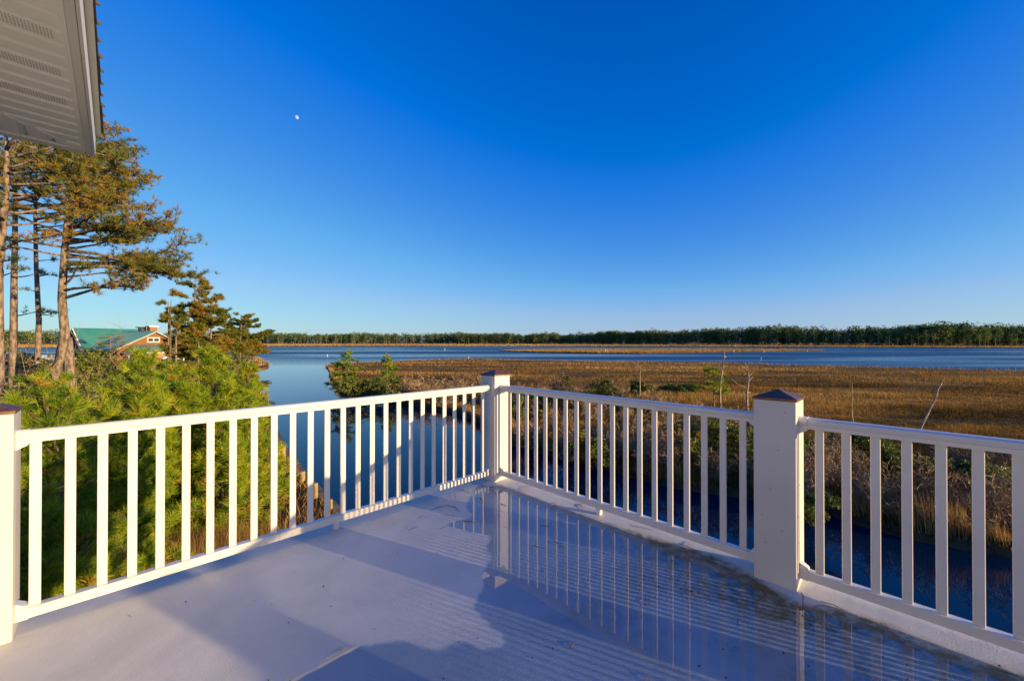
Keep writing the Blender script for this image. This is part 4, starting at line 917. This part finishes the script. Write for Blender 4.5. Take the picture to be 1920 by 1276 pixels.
o = tri_mesh('bank_reeds', V, M['reed'], np.clip(.45 + .6 * (cl - .5) + RNG.normal(0, .22, len(X)), 0, 1)); tag(o, 'tan reeds standing along the water edge of the channel', None, None, 'stuff')
# reed edge along the far side of the marsh, island and far shore
def edge_reeds(name, poly, dens, h0, w0, zb, label, closed=True, tone=.6):
    RX = []; RY = []
    n0 = len(poly) if closed else len(poly) - 1
    for i in range(n0):
        a = np.array(poly[i]); c = np.array(poly[(i + 1) % len(poly)]); n_ = int(np.hypot(*(c - a)) * dens); u = RNG.uniform(0, 1, n_)[:, None]
        RX.append((a + (c - a) * u)[:, 0] + RNG.normal(0, w0 * 2, n_)); RY.append((a + (c - a) * u)[:, 1] + RNG.normal(0, w0 * 4, n_))
    X = np.concatenate(RX); Y = np.concatenate(RY)
    V = blades(X, Y, np.full(len(X), zb), h0 * RNG.uniform(.5, 1.1, len(X)) * (.6 + .8 * fnoise(X * .05, Y * .05, 5)), w0 * RNG.uniform(.6, 1.3, len(X)), None, .12)
    return tag(tri_mesh(name, V, M['reed'], np.clip(tone + RNG.normal(0, .2, len(X)), 0, 1)), label, None, None, 'stuff')
edge_reeds('marsh_edge_reeds', far_edge[1:], 14, .9, .14, .1, 'taller pale grass along the open water side of the marsh', False, .5)
edge_reeds('point_shore_reeds', [(-120, 163), (-88,138),(-80,127),(-77,113),(-66,108),(-62,90),(-54,80),(-46.5,70),(-38,57)], 30, 1.1, .16, .3, 'tan grass along the shore of the wooded point', False, .5)
X, Y = scatter(ISLE, 60000, 200, 330, -.1, .85); h = .5 + .5 * fnoise(X * .03, Y * .05, 3); 
V = blades(X, Y, np.full(len(X), .3), h * RNG.uniform(.6, 1.1, len(X)), .55, None, .2)
tag(tri_mesh('island_grass', V, M['reed'], np.clip(.45 + .7 * (fnoise(X * .04, Y * .08, 8) - .5) + RNG.normal(0, .12, len(X)), 0, 1)), 'pale grass covering the long low island in the bay', None, None, 'stuff')
X, Y = scatter(FAR, 70000, 380, 900, -1.4, 1.5); h = .7 + .7 * fnoise(X * .01, Y * .02, 3)
V = blades(X, Y, np.full(len(X), .5), h * RNG.uniform(.6, 1.1, len(X)), 1.6, None, .3)
tag(tri_mesh('far_shore_grass', V, M['reed'], np.clip(.50 + .8 * (fnoise(X * .008, Y * .02, 8) - .5) + RNG.normal(0, .12, len(X)), 0, 1)), 'pale marsh grass on the far shore below the woods', None, None, 'stuff')
# brown grass patch between the young pines, ground litter on the left bank
n_ = 9000; X = RNG.normal(-6.9, .85, n_); Y = RNG.normal(9.0, .7, n_); cl = fnoise(X * 2, Y * 2, 9)
V = blades(X, Y, np.full(n_, .93), (.5 + 1.1 * cl) * RNG.uniform(.6, 1.15, n_), .014, None, .22)
tag(tri_mesh('brown_grass_patch', V, M['reed'], np.clip(.35 + RNG.normal(0, .2, n_), 0, 1)), 'patch of dry brown grass between the young pines and the left railing', None, None, 'stuff')
n_ = 60000; X = RNG.uniform(-26, -1, n_); Y = RNG.uniform(3.5, 32, n_); k = inside(X, Y, LAND); X, Y = X[k], Y[k]
V = blades(X, Y, np.full(len(X), .93), RNG.uniform(.1, .4, len(X)), .02 + Y * .001, None, .5)
tag(tri_mesh('bank_grass', V, M['grass'], np.clip(.35 + RNG.normal(0, .2, len(X)), 0, 1)), 'short dry grass on the left bank under the pines', None, None, 'stuff')

# ------------------------------------------------------------------ marsh trees and shrubs
def gpos(x, y, z=.3):
    X, D = gx(x, y, z); return (X, D, z)
def tip_pine(x, yb, ytop, wpx, lab, tone=.55, zlow=.2, asym=1.0, n=20):
    X, D, z = gpos(x, yb); sc_ = D / F; h = (yb - ytop) * sc_; w_ = wpx / 2 * sc_; lim = []
    for i in range(n):
        f = zlow + (1 - zlow) * (i + random.random()) / n; a = random.uniform(0, 360)
        lim.append((h * f, a, (w_ * (1.15 - f ** 1.5) * random.uniform(.6, 1.05) + .15) * (asym if 100 < a < 260 else 1), random.uniform(0, .4)))
    return old_pine('marsh_pine', (X, D, z), [(0,0,0),(.05,0,h*.5),(0,0,h)], .07, lim, lab, 'small pines on the marsh', tuft=.26 * D / 45 + .10, nn_=22, wd=.042 * D / 40, dens=1.3, sub=7, foliage_from=.2, tone=tone, padw=.42, nmat='needle')
tip_pine(652, 738, 660, 62, 'green pine with flat clumps at the tip of the marsh', .34, .15, 1.1, 24)
tip_pine(725, 735, 668, 44, 'narrow upright pine right of the one at the marsh tip', .42, .2, 1.0, 22)
for (x, yb, hp, wp, lab, tn_) in [(662, 744, 28, 56, 'low green shrub hanging over the water at the marsh tip', .62), (690, 744, 34, 80, 'dark green shrub between the two pines of the marsh tip', .5), (735, 742, 30, 60, 'green shrub at the foot of the narrow marsh pine', .45), (590+140, 752, 20, 50, 'low olive shrub on the bank below the marsh pines', .4)]:
    X, D, z = gpos(x, yb); leaf_shrub('marsh_shrub', (X, D, z), hp * D / F, wp * D / F, lab, 'green shrubs on the marsh', nleaf=1500, leaf=.15, tone=tn_, lumps=12)
CED = [(1052, 742, 38, 26, 'thin dark cedar left of the broad one on the marsh', .12), (1135, 768, 62, 60, 'broad dark cedar in the middle of the marsh shrubs', .15), (1200, 745, 32, 34, 'dark cedar with a dead top at its back', .2), (1258, 736, 12, 24, 'low green juniper on the open marsh', .4), (1290, 738, 16, 26, 'round green juniper beside the low one', .45), (1205+320, 985, 60, 70, 'dark evergreen shrub low behind the last section of railing', .3),
 (968, 812, 72, 34, 'yellow green shrub right beside the corner post', .55), (1008, 800, 50, 40, 'olive shrub second from the corner post', .4), (1098, 868, 62, 36, 'bright green vine heap on the bank', .5), (1120, 880, 60, 50, 'green brush heap with pale twigs at the water', .35),
 (1290, 878, 80, 56, 'dark green shrub behind the middle of the right railing', .35), (1340, 880, 100, 60, 'green pine scrub left of the nearest post', .45), (1395, 884, 90, 70, 'green shrub hidden behind the nearest post', .45), (1480, 880, 74, 90, 'olive shrub behind the nearest tall post', .4), (1620, 842, 28, 60, 'low green shrub under the top rail right of the nearest post', .45), (1672, 900, 60, 50, 'olive green shrub behind the third baluster right of the nearest post', .4), (1770, 905, 40, 70, 'sparse olive shrub on the near bank at the right', .35), (1850, 912, 40, 80, 'yellowish shrub on the near bank at the right edge', .5)]
for (x, yb, hp, wp, lab, tn_) in CED:
    X, D, z = gpos(x, yb); leaf_shrub('evergreen_shrub', (X, D, z), hp * D / F, wp * D / F, lab, 'evergreen shrubs on the marsh', nleaf=2000, leaf=.035 + D * .0026, tone=tn_, lumps=12)
BS = [(775, 742, 42, 90), (815, 738, 36, 80), (858, 735, 30, 80), (752, 748, 36, 60), (795, 752, 40, 80), (840, 758, 34, 90), (885, 755, 36, 80), (905, 725, 24, 70), (870, 712, 16, 60), (975, 752, 34, 70), (1010, 745, 30, 70), (1040, 752, 50, 60), (1080, 757, 40, 70), (1160, 772, 52, 80), (1110, 790, 44, 80), (1205, 775, 46, 70), (1240, 782, 50, 80), (1180, 812, 50, 90), (1010, 800, 50, 70), (1050, 822, 54, 80), (1070, 860, 60, 80), (1160, 862, 66, 90), (1215, 870, 76, 90), (1255, 882, 70, 90), (1240, 832, 60, 90), (1300, 800, 46, 80), (1360, 812, 50, 90), (1420, 800, 40, 80), (1540, 905, 80, 100), (1600, 930, 90, 110), (1660, 962, 90, 120), (1740, 975, 100, 130), (1820, 990, 110, 140), (1890, 990, 120, 140), (1720, 900, 60, 110), (1800, 880, 60, 120), (1880, 890, 70, 120), (1560, 860, 50, 100), (1500, 935, 80, 100), (1450, 915, 70, 90), (930, 760, 40, 70), (1340, 905, 60, 90), (1000, 840, 50, 60), (1110, 850, 60, 70)]
pos_words = ['low on the near bank', 'halfway up the marsh', 'near the open marsh']
for i, (x, yb, hp, wp) in enumerate(BS):
    X, D, z = gpos(x, yb)
    side = 'left of the corner post' if x < 925 else ('behind the middle railing section' if x < 1410 else ('behind the nearest tall post' if x < 1510 else 'behind the right railing section'))
    bare_shrub('bare_shrub', (X, D, z), hp * D / F, wp * D / F, None, 'leafless grey brown shrubs on the marsh', n=36, thick=.007 + D * .0006, nsub=6, tone=.40 + .35 * random.random())
    COL.objects[-1]
bare = sorted([o for o in COL.objects if o.name.startswith('bare_shrub')], key=lambda o: o.location.x / o.location.y)
for i, o in enumerate(bare):
    u = o.location.x / o.location.y * F + 960
    ref = 'left of the corner post' if u < 925 else ('behind the middle railing' if u < 1410 else ('behind the nearest tall post' if u < 1510 else 'behind the right railing'))
    where = 'at the water edge' if o.location.y < 20 else ('on the bank' if o.location.y < 32 else 'up on the open marsh')
    same = [p for p in bare if (p.get('ref') == ref + where)]
    o['ref'] = ref + where
    ords = ['first', 'second', 'third', 'fourth', 'fifth', 'sixth', 'seventh', 'eighth', 'ninth', 'tenth', 'eleventh', 'twelfth', 'thirteenth']
    o['label'] = 'leafless shrub %s %s, %s from left' % (where, ref, ords[min(12, len(same))])
    o['category'] = 'shrub'
for o in bare:
    if 'ref' in o: del o['ref']
# young pine next to the tallest snag
tip_pine(1338, 772, 690, 62, 'young pine with a bare lower trunk beside the tallest dead trunk', .62, .35, 1.4, 20)
# dead trunks
def snag(x, yb, top_pts, r0, branches, lab):
    X, D, z = gpos(x, yb); sc_ = D / F; t = empty('dead_tree', (X, D, z), lab, 'tree', 'dead trunks on the marsh')
    pts = [(0, 0, -.1)] + [((a - x) * sc_, 0, (yb - b_) * sc_) for a, b_ in top_pts]
    n_ = len(pts); mb = MB(); mb.tube(pts, [r0 * .8 * (1 - .75 * i / (n_ - 1)) for i in range(n_)], 7); mb.build('trunk', M['snag'], t)
    for br in branches:
        mb = MB(); q = [((a - x) * sc_, (j * .12), (yb - b_) * sc_) for j, (a, b_) in enumerate(br)]
        mb.tube(q, [r0 * .30 * (1 - .6 * i / (len(q) - 1)) for i in range(len(q))], 5); mb.build('branch', M['snag'], t)
    return t
snag(1351, 775, [(1350,735),(1352,712),(1355,690),(1358,670),(1358,654)], .125, [[(1358,670),(1363,668)],[(1357,687),(1366,685)],[(1354,700),(1360,697)],[(1358,664),(1354,662)],[(1352,718),(1356,716)],[(1356,675),(1352,672)]], 'tallest pale dead trunk, straight, rising above the far water')
snag(1402, 782, [(1401,750),(1401,735),(1404,712),(1403,698),(1402,690)], .115, [[(1400,728),(1386,720),(1374,711)],[(1402,690),(1405,681)],[(1402,690),(1399,681)],[(1403,697),(1393,685)],[(1404,705),(1415,697)],[(1403,706),(1398,704)],[(1404,715),(1414,705)],[(1402,735),(1410,736)]], 'forked dead tree with a long branch stretching left')
snag(1602, 805, [(1598,780),(1597,760),(1598,740),(1598,717)], .07, [[(1597,752),(1593,745)]], 'thin straight dead pole on the open marsh')
snag(1722, 825, [(1727,800),(1740,775),(1752,750),(1760,728),(1768,712),(1772,704)], .085, [[(1752,752),(1762,749)],[(1755,742),(1764,738)],[(1764,722),(1771,719)],[(1766,716),(1772,712)]], 'dark dead trunk leaning right on the open marsh')
snag(1200, 748, [(1200,725),(1200,705),(1201,686)], .10, [[(1201,688),(1192,680),(1187,677)],[(1201,690),(1204,684)],[(1200,700),(1196,696)]], 'small dead tree with one branch pointing up left, behind the dark cedar')
snag(1586, 812, [(1586,800),(1586,788)], .05, [], 'short dark stub left of the thin dead pole')

# ------------------------------------------------------------------ far woods
def far_tree_arrays(X, Y, H, crown_lo, width, nn_, tint):
    n = len(X); k = nn_
    u = RNG.uniform(0, 1, (n, k)); zz = H[:, None] * (crown_lo[:, None] + (1 - crown_lo[:, None]) * u)
    prof = np.sin(np.pi * (0.12 + .80 * u)) ** .7
    a = RNG.uniform(0, 6.283, (n, k)); rr = width[:, None] * prof * RNG.uniform(.35, 1.0, (n, k)) ** .6
    C = np.stack([X[:, None] + np.cos(a) * rr, Y[:, None] + np.sin(a) * rr, zz + .5], -1).reshape(-1, 3)
    tt = np.repeat(tint, k) + RNG.uniform(-.15, .15, n * k)
    sz = np.repeat(width * .34, k)
    return C, sz, tt
def wood(name, line, n, rows, gap, hmin, hmax, label):
    line = np.array(line, float); seg = np.hypot(*np.diff(line, axis=0).T); cum = np.concatenate([[0], np.cumsum(seg)])
    u = RNG.uniform(0, cum[-1], n); i = np.clip(np.searchsorted(cum, u) - 1, 0, len(seg) - 1); f = (u - cum[i]) / seg[i]
    P = line[i] * (1 - f)[:, None] + line[i + 1] * f[:, None]
    row = RNG.integers(0, rows, n); Y = P[:, 1] + row * gap + RNG.uniform(-gap * .4, gap * .4, n); X = P[:, 0] * Y / P[:, 1] + RNG.uniform(-2, 2, n)
    H = (hmin + (hmax - hmin) * RNG.beta(2.5, 2, n)) * np.interp(P[:, 0], line[:, 0], line[:, 2] if line.shape[1] > 2 else np.ones(len(line)))
    H = H * (.72 + .50 * fnoise(X * .035, Y * .01, 61, 3)) * (1.0 if name.startswith('right') else .93)
    lo = np.where(row == 0, RNG.uniform(.05, .5, n), RNG.uniform(.0, .3, n)); wd = H * RNG.uniform(.15, .26, n)
    C, sz, tt = far_tree_arrays(X, Y, H, lo, wd, 34, np.clip(RNG.normal(.48, .22, n), 0, 1))
    V, T = clumps(C, sz, 4, tt, .7)
    o = tri_mesh(name, V, M['far_leaf'], T); tag(o, label, None, None, 'stuff')
    # trunks
    tv = []
    for x, y, h_, rw in zip(X, Y, H, row):
        if rw > 1 or random.random() < .72: continue
        w_ = .22 + y * .0003
        for a0, a1 in ((0, 1), (1, 2), (2, 0)):
            c = [(x + w_ * math.cos(2.1 * q), y + w_ * math.sin(2.1 * q)) for q in (a0, a1)]
            tv.append([(c[0][0], c[0][1], .3), (c[1][0], c[1][1], .3), (x, y, h_ * .85)])
    o2 = tri_mesh(name + '_trunks', np.array(tv), M['far_trunk'], None); tag(o2, 'trunks showing under ' + label, None, None, 'stuff')
    return X, Y, H
class A2(list): pass
def wl_(pts): return [(((x - 960) / F) * D, D) for x, D in pts]
wood('left_far_wood', wl_([(-260, 640), (120, 720), (300, 900), (480, 980), (700, 980), (900, 960)]), 2300, 6, 14, 17, 30, 'the low line of woods on the far shore at the left')
wood('middle_far_wood', wl_([(860, 900), (1000, 860), (1150, 830)]), 1100, 6, 12, 17, 28, 'the woods on the far shore in the middle')
wood('right_far_wood', wl_([(1120, 800), (1250, 700), (1350, 640), (1440, 600), (1600, 550), (1760, 505), (1950, 490), (2300, 480)]), 2300, 6, 11, 18, 28, 'the tall woods on the far shore at the right')
# individually visible front trees: copies of four kinds
kinds = []
for kx in range(5):
    t = empty('far_pine', (0, 0, -50), None, None)
    C, sz, tt = far_tree_arrays(np.array([0.]), np.array([0.]), np.array([20.]), np.array([[.35, .5, .2, .45, .6][kx]]), np.array([[3.4, 2.8, 3.8, 3.0, 2.6][kx]]), 60, np.array([[.5, .65, .4, .8, .55][kx]]))
    V, T = clumps(C, sz, 3, tt, .6); tri_mesh('crown', V, M['far_leaf'], T, t)
    mb = MB(); mb.tube([(0,0,-.5),(random.uniform(-.4,.4),0,10),(0,0,17)], [.38,.3,.12], 5); mb.build('trunk', M['far_trunk'], t); kinds.append(t)
spots = []; REFN = {}
ORD = 'leftmost second third fourth fifth sixth seventh eighth ninth tenth eleventh twelfth thirteenth fourteenth fifteenth sixteenth seventeenth eighteenth nineteenth twentieth'.split()
ORD = [ORD[0]] + [w + ' from left' for w in ORD[1:]]
for i in range(96):
    x = 500 + 1440 * (i + random.random() * .8) / 96
    D = np.interp(x, [480, 900, 1120, 1250, 1440, 1760, 1950], [965, 930, 785, 690, 590, 495, 480]); spots.append((x, D))
for i, (x, D) in enumerate(spots):
    k = kinds[i % 5]; c = k if i < 5 else copy_tree(k)
    s = random.choice((random.uniform(.45, .75), random.uniform(.75, 1.08))) * (1.1 if x < 1140 else .98); c.scale = (s * random.uniform(.9, 1.2), s, s); c.rotation_euler = (0, 0, random.uniform(0, 6.28))
    c.location = ((x - 960) / F * D, D - 4, .5)
    c['category'] = 'tree'; c['group'] = 'front row of pines on the far shore'
    ref = 'left of the marsh pines' if x < 620 else ('above the marsh tip' if x < 760 else ('left of the corner post' if x < 905 else ('above the corner post' if x < 960 else ('above the left end of the island' if x < 1150 else ('left of the tallest dead trunk' if x < 1340 else ('above the nearest tall post' if x < 1520 else ('above the thin dead pole' if x < 1680 else 'toward the right edge')))))))
    cnt_ = REFN.get(ref, 0); REFN[ref] = cnt_ + 1
    c['label'] = '%s front row far pine %s' % (ORD[cnt_], ref)
# a pale house glimpsed among the right woods
t = empty('far_cottage', ((1838 - 960) / F * 548, 548, 9), 'pale house half hidden in the far woods near the right edge', 'house')
mb = MB(); mb.box(-7, 7, -4, 4, -7.5, 6); mb.build('wall', M['trim'], t); mb = MB(); mb.prism([(-4.8, 5.6), (4.8, 5.6), (0, 8.6)], (-7.5, 0, 0), (7.5, 0, 0), (0, 1, 0)); mb.build('roof', M['panel'], t)
for xx in (-4.5, -1.5, 1.5, 4.5):
    mb = MB(); mb.box(xx - .8, xx + .8, -4.08, -4.01, 2, 4.6); mb.build('window', M['glass'], t)
# channel markers, poles, small boat and blind on the water
def marker(x, yb, hpx, lab, r=.09):
    D = 4881 / (yb - HZ); t = empty('channel_marker', ((x - 960) / F * D, D, 0), lab, 'marker', 'white channel markers in the bay')
    hh = .7 * hpx * D / F; mb = MB(); mb.tube([(0,0,-.5),(0,0,hh)], [r * D / 200] * 2, 6); mb.build('marker_pole', M['buoy'], t)
    mb = MB(); mb.tube([(0,0,hh),(0,0,hh + .25 * D / 200),(0,0,hh + .5 * D / 200)], [r * 1.7 * D / 200, r * 1.7 * D / 200, .02], 6); mb.build('marker_top', M['buoy'], t); return t
marker(614, 669, 5, 'white marker in the calm water straight above the marsh tip'); marker(834, 657, 4, 'white marker in the open water left of the corner post')
marker(879, 673, 5, 'white marker close to the far edge of the marsh, above the corner post'); marker(1427, 676, 7, 'largest white marker right of the tallest dead trunk')
marker(1432, 661, 4, 'white marker beside the low island'); marker(1514, 659, 3, 'white marker at the right end of the low island'); marker(1376, 660, 4, 'white marker on the island edge above the dead trunks')
for x, lab in ((1135.5, 'left one of two thin white poles at the edge of the island'), (1138.5, 'right one of two thin white poles at the edge of the island')):
    D = 220; t = link(bpy.data.objects.new('pole', None)); t.location = ((x - 960) / F * D, D, .2); tag(t, lab, 'pole', 'poles at the island edge')
    mb = MB(); mb.tube([(0,0,-.4),(.1 if x > 1137 else -.1,0,1.9)], [.10,.09], 6); mb.build('pole_shaft', M['buoy'], t)
t = empty('small_boat', ((1123 - 960) / F * 218, 218, 0), 'small white boat drawn up at the island edge beside two poles', 'boat')
mb = MB(); mb.add([(-1.7,-.5,.05),(1.5,-.5,.05),(2.1,0,.1),(1.5,.5,.05),(-1.7,.5,.05),(-1.9,-.7,.6),(1.7,-.7,.62),(2.7,0,.72),(1.7,.7,.62),(-1.9,.7,.6)], [(0,4,3,2,1),(0,1,6,5),(1,2,7,6),(2,3,8,7),(3,4,9,8),(4,0,5,9)]); mb.build('hull', M['buoy'], t)
mb = MB(); mb.box(-.6, -.3, -.6, .6, .42, .47); mb.build('seat', M['plank'], t)
t = empty('duck_blind', ((1465 - 960) / F * 300, 300, .3), 'small dark hunting blind on the island near its right end', 'hut')
mb = MB(); mb.box(-2.6, 2.6, -1.2, 1.2, 0, 1.1); mb.build('wall', M['bark_dark'], t); mb = MB(); mb.prism([(-1.4, 1.1), (1.4, 1.1), (0, 1.6)], (-2.8, 0, 0), (2.8, 0, 0), (0, 1, 0)); mb.build('roof', M['bark_dark'], t)
# bright pier hut glimpsed between the trunks at the far left
t = empty('pier_shelter', ((103 - 960) / F * 62, 62, 1.5), 'small white pier shelter glimpsed between the trunks at the left', 'shelter')
mb = MB(); mb.prism([(-1.4, 2.2), (1.4, 2.2), (0, 2.9)], (-2.2, 0, 0), (2.2, 0, 0), (0, 1, 0)); mb.build('roof', M['trim'], t)
for x, y in ((-1.9,-1.1),(1.9,-1.1),(-1.9,1.1),(1.9,1.1)):
    mb = MB(); mb.box(x - .12, x + .12, y - .12, y + .12, -1.5, 2.2); mb.build('post', M['trim'], t)
